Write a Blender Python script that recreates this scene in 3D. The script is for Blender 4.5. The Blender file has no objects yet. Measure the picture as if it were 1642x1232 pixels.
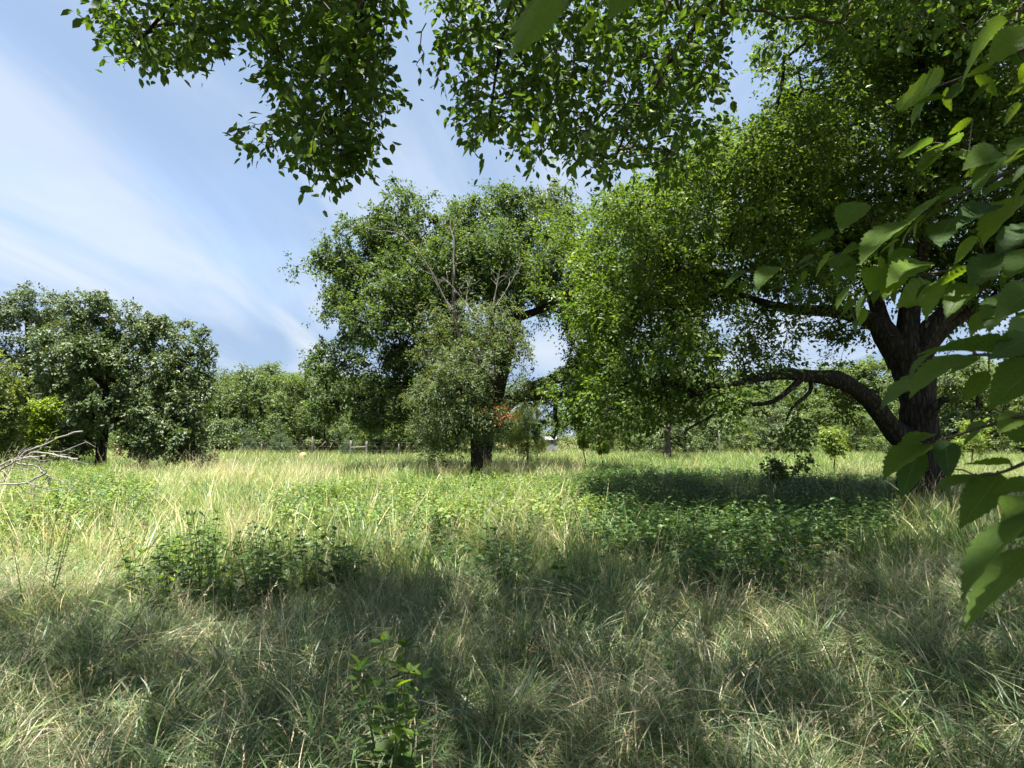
import bpy, math
import numpy as np
from mathutils import Vector, Matrix

R = math.radians
S = bpy.context.scene
C = S.collection
rng = np.random.default_rng(7)

# ------------------------------------------------------------------ camera
F = 1000.0                    # focal length in photo pixels (1642 x 1232)
PITCH = math.atan((700 - 616) / F)
CAM = np.array([0.0, 0.0, 1.62])
cam_d = bpy.data.cameras.new('camera')
cam_d.sensor_width = 36
cam_d.lens = 36 * F / 1642
cam_d.clip_start = 0.05
cam_d.clip_end = 2000
cam = bpy.data.objects.new('camera', cam_d)
C.objects.link(cam)
cam.location = CAM
cam.rotation_euler = (R(90) + PITCH, 0, 0)
S.camera = cam
cam_d.dof.use_dof = True
cam_d.dof.focus_distance = 9.0
cam_d.dof.aperture_fstop = 9.0

# ------------------------------------------------------------------ light
SUN_EL, SUN_AZ = 76.0, 200.0      # azimuth the light comes from, clockwise from +Y
sun_dir = Vector((math.sin(R(SUN_AZ)) * math.cos(R(SUN_EL)), math.cos(R(SUN_AZ)) * math.cos(R(SUN_EL)), math.sin(R(SUN_EL))))
sd = bpy.data.lights.new('sun', 'SUN')
sd.energy = 4.2
sd.angle = R(0.53)
sd.color = (1.0, 0.95, 0.86)
so = bpy.data.objects.new('sun', sd)
C.objects.link(so)
so.rotation_euler = sun_dir.to_track_quat('Z', 'Y').to_euler()
so.location = (0, 0, 40)

w = bpy.data.worlds.new('World')
S.world = w
w.use_nodes = True
wt = w.node_tree
wt.nodes.clear()


def N(tree, kind, **kw):
    n = tree.nodes.new(kind)
    for k, v in kw.items():
        if k in n.inputs and not hasattr(n, k):
            n.inputs[k].default_value = v
        else:
            setattr(n, k, v)
    return n


def L(tree, a, b):
    tree.links.new(a, b)


def M(tree, op, a, b=None, c=None):
    n = tree.nodes.new('ShaderNodeMath')
    n.operation = op
    for i, v in enumerate((a, b, c)):
        if v is None:
            continue
        if isinstance(v, (int, float)):
            n.inputs[i].default_value = v
        else:
            tree.links.new(v, n.inputs[i])
    return n.outputs[0]


sky = N(wt, 'ShaderNodeTexSky', sky_type='NISHITA', sun_disc=False, sun_elevation=R(SUN_EL), sun_rotation=R(SUN_AZ),
        air_density=0.9, dust_density=0.1, ozone_density=2.5)
bg = N(wt, 'ShaderNodeBackground')
bg.inputs['Strength'].default_value = 0.066
out = N(wt, 'ShaderNodeOutputWorld')
tc = N(wt, 'ShaderNodeTexCoord')
sep = N(wt, 'ShaderNodeSeparateXYZ')
L(wt, tc.outputs['Generated'], sep.inputs[0])
zz = M(wt, 'ADD', M(wt, 'MAXIMUM', sep.outputs[2], 0.0), 0.12)
comb = N(wt, 'ShaderNodeCombineXYZ')
L(wt, M(wt, 'DIVIDE', sep.outputs[0], zz), comb.inputs[0])
L(wt, M(wt, 'DIVIDE', sep.outputs[1], zz), comb.inputs[1])
def cloud_layer(rot, scale, loc, nscale, detail, dist, lo, hi, top):
    mp = N(wt, 'ShaderNodeMapping')
    mp.inputs['Rotation'].default_value = (0, 0, R(rot))
    mp.inputs['Scale'].default_value = (*scale, 1.0)
    mp.inputs['Location'].default_value = (*loc, 0)
    L(wt, comb.outputs[0], mp.inputs[0])
    n1 = N(wt, 'ShaderNodeTexNoise')
    n1.inputs['Scale'].default_value = nscale
    n1.inputs['Detail'].default_value = detail
    n1.inputs['Roughness'].default_value = 0.5
    n1.inputs['Distortion'].default_value = dist
    L(wt, mp.outputs[0], n1.inputs['Vector'])
    cr = N(wt, 'ShaderNodeMapRange')
    cr.interpolation_type = 'SMOOTHSTEP'
    cr.inputs['From Min'].default_value = lo
    cr.inputs['From Max'].default_value = hi
    cr.inputs['To Min'].default_value = 0
    cr.inputs['To Max'].default_value = top
    L(wt, n1.outputs[0], cr.inputs['Value'])
    return cr.outputs[0]


veil = cloud_layer(28, (0.9, 0.5), (3.1, 1.7), 0.8, 4, 0.3, 0.16, 0.58, 0.90)        # broad thin veil
streak = cloud_layer(55, (2.2, 0.5), (0.4, 2.9), 0.9, 6, 0.7, 0.36, 0.76, 0.85)        # drawn-out cirrus
low = M(wt, 'MULTIPLY', M(wt, 'MAXIMUM', M(wt, 'SUBTRACT', 1.0, M(wt, 'MULTIPLY', sep.outputs[2], 1.9)), 0.0), 1.35)   # the veil thickens towards the horizon
veil = M(wt, 'MINIMUM', M(wt, 'MAXIMUM', veil, low), 0.96)
mv_ = N(wt, 'ShaderNodeMixRGB')
L(wt, veil, mv_.inputs[0])
L(wt, sky.outputs[0], mv_.inputs[1])
mv_.inputs[2].default_value = (1.12, 1.52, 2.15, 1)
mx = N(wt, 'ShaderNodeMixRGB')
L(wt, streak, mx.inputs[0])
L(wt, mv_.outputs[0], mx.inputs[1])
mx.inputs[2].default_value = (2.3, 2.5, 2.75, 1)
L(wt, mx.outputs[0], bg.inputs[0])
L(wt, bg.outputs[0], out.inputs[0])

S.view_settings.view_transform = 'Standard'
S.view_settings.look = 'None'
S.view_settings.exposure = 2.5
S.view_settings.gamma = 1
S.cycles.max_bounces = 5
S.cycles.diffuse_bounces = 3
S.cycles.transmission_bounces = 3
S.cycles.glossy_bounces = 1
S.cycles.use_denoising = True
S.cycles.use_adaptive_sampling = True
S.cycles.adaptive_threshold = 0.02

# ------------------------------------------------------------------ helpers
cp, sp = math.cos(PITCH), math.sin(PITCH)


def P(px, py, Y):
    """world point seen at photo pixel (px, py) at distance Y in front of the camera"""
    a, b = (px - 821) / F, (616 - py) / F
    t = Y / (cp - b * sp)
    return np.array([a * t, Y, CAM[2] + t * (sp + b * cp)])


def proj(p):
    p = np.atleast_2d(p) - CAM
    d = p[:, 1] * cp + p[:, 2] * sp
    u = -p[:, 1] * sp + p[:, 2] * cp
    d = np.where(d < 0.05, 0.05, d)
    return np.stack([821 + F * p[:, 0] / d, 616 - F * u / d, d], 1)


def inpoly(pts, poly):
    x, y = pts[:, 0], pts[:, 1]
    ins = np.zeros(len(pts), bool)
    n = len(poly)
    for i in range(n):
        x0, y0 = poly[i]
        x1, y1 = poly[(i + 1) % n]
        c = ((y0 > y) != (y1 > y)) & (x < (x1 - x0) * (y - y0) / ((y1 - y0) or 1e-9) + x0)
        ins ^= c
    return ins


def unit(v):
    return v / np.maximum(np.linalg.norm(v, axis=-1, keepdims=True), 1e-9)


def ground_z(x, y):
    return 0.05 * np.sin(x * 0.7 + 1) * np.cos(y * 0.5) + 0.06 * np.sin(x * 0.21 - y * 0.17)


def mesh_from(name, v, tris=None, quads=None, smooth=False, tint=None, uv=None):
    me = bpy.data.meshes.new(name)
    v = np.asarray(v, np.float32)
    nt = 0 if tris is None else len(tris)
    nq = 0 if quads is None else len(quads)
    me.vertices.add(len(v))
    me.vertices.foreach_set('co', v.ravel())
    loops, starts = [], []
    if nt:
        loops.append(np.asarray(tris, np.int32).ravel())
        starts.append(np.arange(nt, dtype=np.int32) * 3)
    if nq:
        loops.append(np.asarray(quads, np.int32).ravel())
        starts.append(nt * 3 + np.arange(nq, dtype=np.int32) * 4)
    if loops:
        lp = np.concatenate(loops)
        me.loops.add(len(lp))
        me.loops.foreach_set('vertex_index', lp)
        me.polygons.add(nt + nq)
        me.polygons.foreach_set('loop_start', np.concatenate(starts))
        me.polygons.foreach_set('use_smooth', np.full(nt + nq, smooth, bool))
    if tint is not None:
        tint = np.asarray(tint, np.float32)
        if tint.shape[1] == 3:
            tint = np.concatenate([tint, np.ones((len(tint), 1), np.float32)], 1)
        a = me.attributes.new('tint', 'FLOAT_COLOR', 'POINT')
        a.data.foreach_set('color', tint.ravel())
    if uv is not None:
        a = me.attributes.new('leafuv', 'FLOAT_VECTOR', 'POINT')
        uv = np.asarray(uv, np.float32)
        a.data.foreach_set('vector', np.concatenate([uv, np.zeros((len(uv), 1), np.float32)], 1).ravel())
    me.update(calc_edges=True)
    return me


def obj(name, me, mat=None, parent=None, kind=None):
    if mat is not None and not me.materials:
        me.materials.append(mat)
    o = bpy.data.objects.new(name, me)
    C.objects.link(o)
    if parent is not None:
        o.parent = parent
    if kind:
        o['kind'] = kind
    return o


def tag(o, label, cat, group=None):
    o['label'] = label
    o['category'] = cat
    if group:
        o['group'] = group
    return o


def thing(name, label, cat, group=None, loc=(0, 0, 0)):
    o = bpy.data.objects.new(name, None)
    C.objects.link(o)
    o.location = loc
    o.empty_display_size = 0.2
    return tag(o, label, cat, group)


def tube(pts, rad, sides=8, lump=0.0, seed=0, cap=True):
    """swept tube; returns verts, quads"""
    pts = np.asarray(pts, float)
    rad = np.asarray(rad, float)
    n = len(pts)
    tan = np.gradient(pts, axis=0)
    tan = unit(tan)
    up = np.array([0, 0, 1.0]) if abs(tan[0][2]) < 0.9 else np.array([0, 1.0, 0])
    x = unit(np.cross(tan[0], up))
    V = []
    r_ = np.random.default_rng(seed)
    ph = r_.uniform(0, 6.28, 4)
    a = np.linspace(0, 2 * np.pi, sides, endpoint=False)
    for i in range(n):
        x = unit(x - tan[i] * np.dot(x, tan[i]))
        y = np.cross(tan[i], x)
        fl = i * 16 / n
        rr = rad[i] * (1 + lump * (0.5 * np.sin(2 * a + ph[0] + fl * .5) + 0.45 * np.sin(5 * a + ph[1] - fl * .3) + .4 * np.sin(9 * a + ph[2] + fl * .4) + .45 * math.sin(fl * 1.7 + ph[3]) + 0.3 * r_.normal(size=sides)))
        V.append(pts[i] + rr[:, None] * (np.cos(a)[:, None] * x + np.sin(a)[:, None] * y))
    V = np.concatenate(V)
    q = []
    for i in range(n - 1):
        b0, b1 = i * sides, (i + 1) * sides
        for k in range(sides):
            k2 = (k + 1) % sides
            q.append((b0 + k, b0 + k2, b1 + k2, b1 + k))
    return V, np.array(q)


def smooth_path(pts, n):
    """Catmull-Rom resample of rows (any width)"""
    p = np.asarray(pts, float)
    if len(p) == 2:
        t = np.linspace(0, 1, n)[:, None]
        return p[0] * (1 - t) + p[1] * t
    q = np.vstack([2 * p[0] - p[1], p, 2 * p[-1] - p[-2]])
    outp = []
    for s in np.linspace(0, len(p) - 1 - 1e-6, n):
        i = int(s)
        t = s - i
        a, b, c, d = q[i], q[i + 1], q[i + 2], q[i + 3]
        outp.append(0.5 * (2 * b + (c - a) * t + (2 * a - 5 * b + 4 * c - d) * t * t + (3 * b - a - 3 * c + d) * t ** 3))
    return np.array(outp)


class Acc:
    """collects verts / quads / tris of one part"""
    def __init__(s):
        s.v, s.q, s.t, s.c, s.n = [], [], [], [], 0

    def add(s, v, q=None, t=None, c=None):
        s.v.append(v)
        if q is not None and len(q):
            s.q.append(np.asarray(q) + s.n)
        if t is not None and len(t):
            s.t.append(np.asarray(t) + s.n)
        if c is not None:
            s.c.append(np.broadcast_to(np.asarray(c, float), (len(v), 3)))
        s.n += len(v)

    def mesh(s, name, smooth=True):
        return mesh_from(name, np.concatenate(s.v), np.concatenate(s.t) if s.t else None,
                         np.concatenate(s.q) if s.q else None, smooth, np.concatenate(s.c) if s.c else None)


def segs_mesh(name, p0, p1, r0, r1, sides=4):
    """many tapered straight segments at once"""
    n = len(p0)
    d = unit(p1 - p0)
    up = np.where(np.abs(d[:, 2:3]) < 0.9, np.array([[0, 0, 1.0]]), np.array([[0, 1.0, 0]]))
    x = unit(np.cross(d, up))
    y = np.cross(d, x)
    a = np.linspace(0, 2 * np.pi, sides, endpoint=False)
    ring = np.cos(a)[None, :, None] * x[:, None, :] + np.sin(a)[None, :, None] * y[:, None, :]
    A = p0[:, None, :] + ring * r0[:, None, None]
    B = p1[:, None, :] + ring * r1[:, None, None]
    V = np.concatenate([A, B], 1).reshape(-1, 3)
    k = np.arange(sides)
    k2 = (k + 1) % sides
    q = np.stack([k, k2, k2 + sides, k + sides], 1)[None] + (np.arange(n) * 2 * sides)[:, None, None]
    return mesh_from(name, V, None, q.reshape(-1, 4), True)


# ------------------------------------------------------------------ materials
def new_mat(name):
    m = bpy.data.materials.new(name)
    m.use_nodes = True
    t = m.node_tree
    t.nodes.clear()
    o = N(t, 'ShaderNodeOutputMaterial')
    return m, t, o


def attr(t, name='tint'):
    a = t.nodes.new('ShaderNodeAttribute')
    a.attribute_name = name
    return a


def leaf_mat(name, trans=0.42, rough=0.5, spec=0.35, tcol=(1.5, 1.35, 0.45), inst=False):
    m, t, o = new_mat(name)
    a = attr(t)
    col = a.outputs['Color']
    if inst:
        oi = t.nodes.new('ShaderNodeObjectInfo')
        hsv = t.nodes.new('ShaderNodeHueSaturation')
        L(t, col, hsv.inputs['Color'])
        L(t, M(t, 'MULTIPLY_ADD', oi.outputs['Random'], 0.5, 0.75), hsv.inputs['Value'])
        L(t, M(t, 'MULTIPLY_ADD', oi.outputs['Random'], -0.035, 0.5175), hsv.inputs['Hue'])
        col = hsv.outputs[0]
    p = t.nodes.new('ShaderNodeBsdfPrincipled')
    L(t, col, p.inputs['Base Color'])
    p.inputs['Roughness'].default_value = rough
    p.inputs['Specular IOR Level'].default_value = spec
    tr = t.nodes.new('ShaderNodeBsdfTranslucent')
    mul = t.nodes.new('ShaderNodeMixRGB')
    mul.blend_type = 'MULTIPLY'
    mul.inputs[0].default_value = 1
    L(t, col, mul.inputs[1])
    mul.inputs[2].default_value = (*tcol, 1)
    L(t, mul.outputs[0], tr.inputs[0])
    ms = t.nodes.new('ShaderNodeMixShader')
    ms.inputs[0].default_value = trans
    L(t, p.outputs[0], ms.inputs[1])
    L(t, tr.outputs[0], ms.inputs[2])
    L(t, ms.outputs[0], o.inputs[0])
    return m


def bark_mat(name, dark, light, scale=1.0, bump=0.6):
    m, t, o = new_mat(name)
    tcn = t.nodes.new('ShaderNodeTexCoord')
    mpn = t.nodes.new('ShaderNodeMapping')
    mpn.inputs['Scale'].default_value = (14 * scale, 14 * scale, 2.4 * scale)
    L(t, tcn.outputs['Object'], mpn.inputs[0])
    vo = t.nodes.new('ShaderNodeTexVoronoi')
    vo.feature = 'DISTANCE_TO_EDGE'
    vo.inputs['Scale'].default_value = 1.0
    no = t.nodes.new('ShaderNodeTexNoise')
    no.inputs['Scale'].default_value = 1.6
    no.inputs['Detail'].default_value = 8
    L(t, mpn.outputs[0], no.inputs['Vector'])
    vm = t.nodes.new('ShaderNodeVectorMath')
    vm.operation = 'MULTIPLY_ADD'
    L(t, no.outputs['Color'], vm.inputs[0])
    vm.inputs[1].default_value = (0.9, 0.9, 0.9)
    L(t, mpn.outputs[0], vm.inputs[2])
    L(t, vm.outputs[0], vo.inputs['Vector'])
    mixh = M(t, 'ADD', M(t, 'MULTIPLY', M(t, 'MINIMUM', vo.outputs['Distance'], 0.35), 1.8), M(t, 'MULTIPLY', no.outputs[0], 0.6))
    rp = t.nodes.new('ShaderNodeValToRGB')
    rp.color_ramp.elements[0].position = 0.25
    rp.color_ramp.elements[0].color = (*dark, 1)
    rp.color_ramp.elements[1].position = 0.95
    rp.color_ramp.elements[1].color = (*light, 1)
    L(t, mixh, rp.inputs[0])
    p = t.nodes.new('ShaderNodeBsdfPrincipled')
    L(t, rp.outputs[0], p.inputs['Base Color'])
    p.inputs['Roughness'].default_value = 0.9
    p.inputs['Specular IOR Level'].default_value = 0.15
    b = t.nodes.new('ShaderNodeBump')
    b.inputs['Strength'].default_value = bump
    b.inputs['Distance'].default_value = 0.03
    L(t, mixh, b.inputs['Height'])
    L(t, b.outputs[0], p.inputs['Normal'])
    L(t, p.outputs[0], o.inputs[0])
    return m


def plain_mat(name, c0, c1, scale=8, rough=0.85):
    m, t, o = new_mat(name)
    tcn = t.nodes.new('ShaderNodeTexCoord')
    no = t.nodes.new('ShaderNodeTexNoise')
    no.inputs['Scale'].default_value = scale
    no.inputs['Detail'].default_value = 6
    L(t, tcn.outputs['Object'], no.inputs['Vector'])
    mxn = t.nodes.new('ShaderNodeMixRGB')
    L(t, no.outputs[0], mxn.inputs[0])
    mxn.inputs[1].default_value = (*c0, 1)
    mxn.inputs[2].default_value = (*c1, 1)
    p = t.nodes.new('ShaderNodeBsdfPrincipled')
    p.inputs['Roughness'].default_value = rough
    L(t, mxn.outputs[0], p.inputs['Base Color'])
    L(t, p.outputs[0], o.inputs[0])
    return m


def big_leaf_mat():
    """leaf with midrib and side veins, mottled"""
    m, t, o = new_mat('veined_leaf')
    u = t.nodes.new('ShaderNodeSeparateXYZ')
    L(t, attr(t, 'leafuv').outputs['Vector'], u.inputs[0])
    av = M(t, 'ABSOLUTE', u.outputs[1])
    side = M(t, 'FRACT', M(t, 'MULTIPLY', M(t, 'SUBTRACT', u.outputs[0], M(t, 'MULTIPLY', av, 0.55)), 13.0))
    sv = M(t, 'ABSOLUTE', M(t, 'SUBTRACT', side, 0.5))                     # 0 at vein
    svm = M(t, 'SMOOTH_MIN', M(t, 'MULTIPLY', sv, 9.0), 1.0, 0.1)
    mid = M(t, 'MINIMUM', M(t, 'MULTIPLY', av, 22.0), 1.0)
    vein = M(t, 'SUBTRACT', 1.0, M(t, 'MULTIPLY', svm, mid))                # 1 on veins
    oi = t.nodes.new('ShaderNodeObjectInfo')
    tcn = t.nodes.new('ShaderNodeTexCoord')
    no = t.nodes.new('ShaderNodeTexNoise')
    no.noise_dimensions = '4D'
    no.inputs['Scale'].default_value = 38
    no.inputs['Detail'].default_value = 6
    L(t, tcn.outputs['Object'], no.inputs['Vector'])
    L(t, M(t, 'MULTIPLY', oi.outputs['Random'], 40.0), no.inputs['W'])
    base = t.nodes.new('ShaderNodeValToRGB')
    e = base.color_ramp.elements
    e[0].position, e[0].color = 0.0, (0.032, 0.078, 0.028, 1)
    e[1].position, e[1].color = 1.0, (0.12, 0.20, 0.024, 1)
    L(t, oi.outputs['Random'], base.inputs[0])
    hv = t.nodes.new('ShaderNodeHueSaturation')
    L(t, base.outputs[0], hv.inputs['Color'])
    L(t, M(t, 'MULTIPLY_ADD', no.outputs[0], 0.9, 0.55), hv.inputs['Value'])
    mxn = t.nodes.new('ShaderNodeMixRGB')
    L(t, M(t, 'MULTIPLY', vein, 0.5), mxn.inputs[0])
    L(t, hv.outputs[0], mxn.inputs[1])
    mxn.inputs[2].default_value = (0.16, 0.24, 0.07, 1)
    # small dry spots
    vo = t.nodes.new('ShaderNodeTexVoronoi')
    vo.inputs['Scale'].default_value = 95
    L(t, tcn.outputs['Object'], vo.inputs['Vector'])
    spot = M(t, 'LESS_THAN', vo.outputs['Distance'], 0.11)
    mx2 = t.nodes.new('ShaderNodeMixRGB')
    L(t, M(t, 'MULTIPLY', spot, 0.5), mx2.inputs[0])
    L(t, mxn.outputs[0], mx2.inputs[1])
    mx2.inputs[2].default_value = (0.03, 0.035, 0.01, 1)
    p = t.nodes.new('ShaderNodeBsdfPrincipled')
    L(t, mx2.outputs[0], p.inputs['Base Color'])
    p.inputs['Roughness'].default_value = 0.46
    p.inputs['Specular IOR Level'].default_value = 0.35
    b = t.nodes.new('ShaderNodeBump')
    b.inputs['Strength'].default_value = 0.55
    b.inputs['Distance'].default_value = 0.0015
    L(t, M(t, 'ADD', M(t, 'MULTIPLY', svm, mid), M(t, 'MULTIPLY', no.outputs[0], 0.5)), b.inputs['Height'])
    L(t, b.outputs[0], p.inputs['Normal'])
    tr = t.nodes.new('ShaderNodeBsdfTranslucent')
    mul = t.nodes.new('ShaderNodeMixRGB')
    mul.blend_type = 'MULTIPLY'
    mul.inputs[0].default_value = 1
    L(t, mx2.outputs[0], mul.inputs[1])
    mul.inputs[2].default_value = (1.9, 1.7, 0.4, 1)
    L(t, mul.outputs[0], tr.inputs[0])
    ms = t.nodes.new('ShaderNodeMixShader')
    ms.inputs[0].default_value = 0.55
    L(t, p.outputs[0], ms.inputs[1])
    L(t, tr.outputs[0], ms.inputs[2])
    L(t, ms.outputs[0], o.inputs[0])
    return m


def ground_mat():
    m, t, o = new_mat('thatch_soil')
    tcn = t.nodes.new('ShaderNodeTexCoord')
    n1_ = t.nodes.new('ShaderNodeTexNoise')
    n1_.inputs['Scale'].default_value = 0.35
    n1_.inputs['Detail'].default_value = 5
    n2_ = t.nodes.new('ShaderNodeTexNoise')
    n2_.inputs['Scale'].default_value = 30
    n2_.inputs['Detail'].default_value = 8
    L(t, tcn.outputs['Object'], n1_.inputs['Vector'])
    L(t, tcn.outputs['Object'], n2_.inputs['Vector'])
    a = t.nodes.new('ShaderNodeMixRGB')
    L(t, n1_.outputs[0], a.inputs[0])
    a.inputs[1].default_value = (0.09, 0.11, 0.04, 1)
    a.inputs[2].default_value = (0.2, 0.175, 0.09, 1)
    b_ = t.nodes.new('ShaderNodeMixRGB')
    L(t, n2_.outputs[0], b_.inputs[0])
    L(t, a.outputs[0], b_.inputs[1])
    b_.inputs[2].default_value = (0.05, 0.045, 0.02, 1)
    p = t.nodes.new('ShaderNodeBsdfPrincipled')
    p.inputs['Roughness'].default_value = 1
    p.inputs['Specular IOR Level'].default_value = 0
    L(t, b_.outputs[0], p.inputs['Base Color'])
    bu = t.nodes.new('ShaderNodeBump')
    bu.inputs['Distance'].default_value = 0.05
    L(t, n2_.outputs[0], bu.inputs['Height'])
    L(t, bu.outputs[0], p.inputs['Normal'])
    L(t, p.outputs[0], o.inputs[0])
    return m


M_LEAF = leaf_mat('tree_leaf', trans=0.48, tcol=(1.55, 1.45, 0.44))
M_OAK = leaf_mat('oak_leaf', trans=0.28, rough=0.5, spec=0.4)
M_GRASS = leaf_mat('grass_blade', trans=0.42, rough=0.4, spec=0.45, tcol=(1.25, 1.2, 0.8), inst=True)
M_WEED = leaf_mat('weed_leaf', trans=0.35, rough=0.5, spec=0.35, inst=True)
M_BIG = big_leaf_mat()
M_BARK = bark_mat('dark_bark', (0.010, 0.009, 0.008), (0.052, 0.045, 0.039), bump=0.9)
M_BARK2 = bark_mat('grey_bark', (0.03, 0.026, 0.022), (0.13, 0.115, 0.1))
M_TWIG = plain_mat('twig_bark', (0.035, 0.028, 0.018), (0.075, 0.06, 0.04), 30)
M_DEAD = plain_mat('bleached_wood', (0.12, 0.113, 0.105), (0.24, 0.23, 0.21), 25)
M_GREYWOOD = plain_mat('grey_dead_wood', (0.08, 0.072, 0.064), (0.17, 0.155, 0.14), 25)
M_POST = plain_mat('weathered_wood', (0.07, 0.065, 0.058), (0.14, 0.13, 0.118), 12)

# ------------------------------------------------------------------ ground
gx = np.concatenate([np.linspace(-600, -40, 15), np.linspace(-36, 36, 73), np.linspace(40, 600, 15)])
gy = np.concatenate([np.linspace(-200, -12, 8), np.linspace(-10, 80, 91), np.linspace(90, 900, 15)])
GX, GY = np.meshgrid(gx, gy)
gv = np.stack([GX, GY, ground_z(GX, GY)], -1).reshape(-1, 3)
nx, ny = len(gx), len(gy)
ii = (np.arange(ny - 1)[:, None] * nx + np.arange(nx - 1)[None]).ravel()
g = obj('ground', mesh_from('ground', gv, None, np.stack([ii, ii + 1, ii + nx + 1, ii + nx], 1), True), ground_mat(), kind='structure')

# ------------------------------------------------------------------ leaves
SHAPES = {
    'quad': (np.array([[0, 0], [.42, .5], [1, 0], [.42, -.5]]), np.array([[0, 2, 1], [0, 3, 2]])),
    'hex': (np.array([[0, 0], [.5, 0], [1, 0], [.22, .40], [.58, .46], [.22, -.40], [.58, -.46]]),
            np.array([[0, 1, 3], [3, 1, 4], [4, 1, 2], [0, 5, 1], [5, 6, 1], [6, 2, 1]])),
    'oak': (np.array([[0, 0], [.35, .34], [.5, .16], [.68, .5], [1, 0], [.68, -.5], [.5, -.16], [.35, -.34]]),
            np.array([[0, 2, 1], [0, 6, 2], [0, 7, 6], [2, 4, 3], [2, 6, 4], [6, 5, 4]])),
}


def leaves_geo(pos, axis, nrm, length, wr, shape='quad', fold=0.22, droop=0.12):
    sh, tri = SHAPES[shape]
    axis = unit(axis)
    side = unit(np.cross(nrm, axis))
    n = np.cross(axis, side)
    ln = np.asarray(length)[:, None, None]
    u = sh[:, 0][None, :, None]
    v = sh[:, 1][None, :, None]
    V = pos[:, None, :] + ln * (axis[:, None, :] * u + side[:, None, :] * v * wr + n[:, None, :] * (np.abs(v) * fold * wr - droop * u * u))
    k = len(sh)
    T = tri[None] + (np.arange(len(pos)) * k)[:, None, None]
    return V.reshape(-1, 3), T.reshape(-1, 3), k


def foliage(centers, outward, size, n_per, leaf_len, pal, shape='quad', wr=0.55, up=0.9, sub=6, droop=0.25, rs=None, jitter=1.0):
    """leafy sprays round every cluster centre; returns mesh"""
    r_ = rs
    nc = len(centers)
    # sub twigs
    sd_ = unit(outward[:, None, :] * 0.55 + r_.normal(size=(nc, sub, 3)) * 0.75 * jitter + np.array([0, 0, -0.1]))
    sl = (size[:, None] * r_.uniform(0.55, 1.15, (nc, sub)))
    k = max(1, n_per // sub)
    t = r_.uniform(0.08, 1.0, (nc, sub, k)) ** 0.8
    base = centers[:, None, None, :] + sd_[:, :, None, :] * (t * sl[:, :, None])[..., None]
    base = base + r_.normal(size=base.shape) * (size[:, None, None, None] * 0.11)
    base[..., 2] -= droop * (t ** 2) * sl[:, :, None]
    sgn = r_.choice([-1, 1], (nc, sub, k, 1))
    lat = np.cross(sd_, np.array([0, 0, 1.0]))[:, :, None, :] * sgn
    ax = sd_[:, :, None, :] * 0.6 + lat * 0.8 + r_.normal(size=base.shape) * 0.45 + np.array([0, 0, -0.28])
    nr = np.array([0, 0, up]) + r_.normal(size=base.shape) * 0.55 + outward[:, None, None, :] * 0.25
    pos = base.reshape(-1, 3)
    ln = leaf_len * r_.uniform(0.45, 1.3, len(pos))
    V, T, kk = leaves_geo(pos, ax.reshape(-1, 3), nr.reshape(-1, 3), ln, wr, shape)
    p0, p1, p2 = [np.array(c) for c in pal]                                    # dark, light, accent
    cl = r_.uniform(0, 1, (nc, 1, 1, 1)) * 0.5 + r_.uniform(0, 1, base.shape[:3] + (1,)) * 0.5
    col = p0 * (1 - cl) + p1 * cl
    acc = (r_.uniform(size=base.shape[:3] + (1,)) < 0.03)
    col = np.where(acc, p2, col).reshape(-1, 3)
    return mesh_from('foliage', V, T, None, False, np.repeat(col, kk, 0))


PAL_ELM = ((0.033, 0.068, 0.024), (0.078, 0.122, 0.042), (0.13, 0.155, 0.05))
PAL_RIGHT = ((0.042, 0.085, 0.019), (0.100, 0.160, 0.030), (0.18, 0.22, 0.04))
PAL_OAK = ((0.040, 0.075, 0.030), (0.090, 0.130, 0.050), (0.15, 0.15, 0.06))
PAL_GREY = ((0.062, 0.102, 0.046), (0.128, 0.172, 0.086), (0.22, 0.19, 0.10))
PAL_FAR = ((0.055, 0.095, 0.036), (0.115, 0.165, 0.058), (0.17, 0.19, 0.07))
PAL_YEL = ((0.12, 0.19, 0.025), (0.23, 0.31, 0.045), (0.28, 0.31, 0.05))
PAL_CEDAR = ((0.045, 0.085, 0.050), (0.095, 0.145, 0.085), (0.13, 0.15, 0.07))


def sample_lobes(lobes, n, rs, hollow=0.55):
    """lobes: (cx, cy, cz, rx, ry, rz); cluster centres biased to the outer shell"""
    lb = np.array(lobes, float)
    wgt = (lb[:, 3] * lb[:, 4] * lb[:, 5]) ** (2 / 3)
    idx = rs.choice(len(lb), n, p=wgt / wgt.sum())
    d = unit(rs.normal(size=(n, 3)))
    rr = rs.uniform(hollow ** 3, 1, n) ** (1 / 3)
    return lb[idx, :3] + d * rr[:, None] * lb[idx, 3:], d


def px_lobe(px, py, Y, rx, ry, rz):
    c = P(px, py, Y)
    s = Y / F
    return (c[0], c[1], c[2], rx * s, rz, ry * s)


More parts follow.
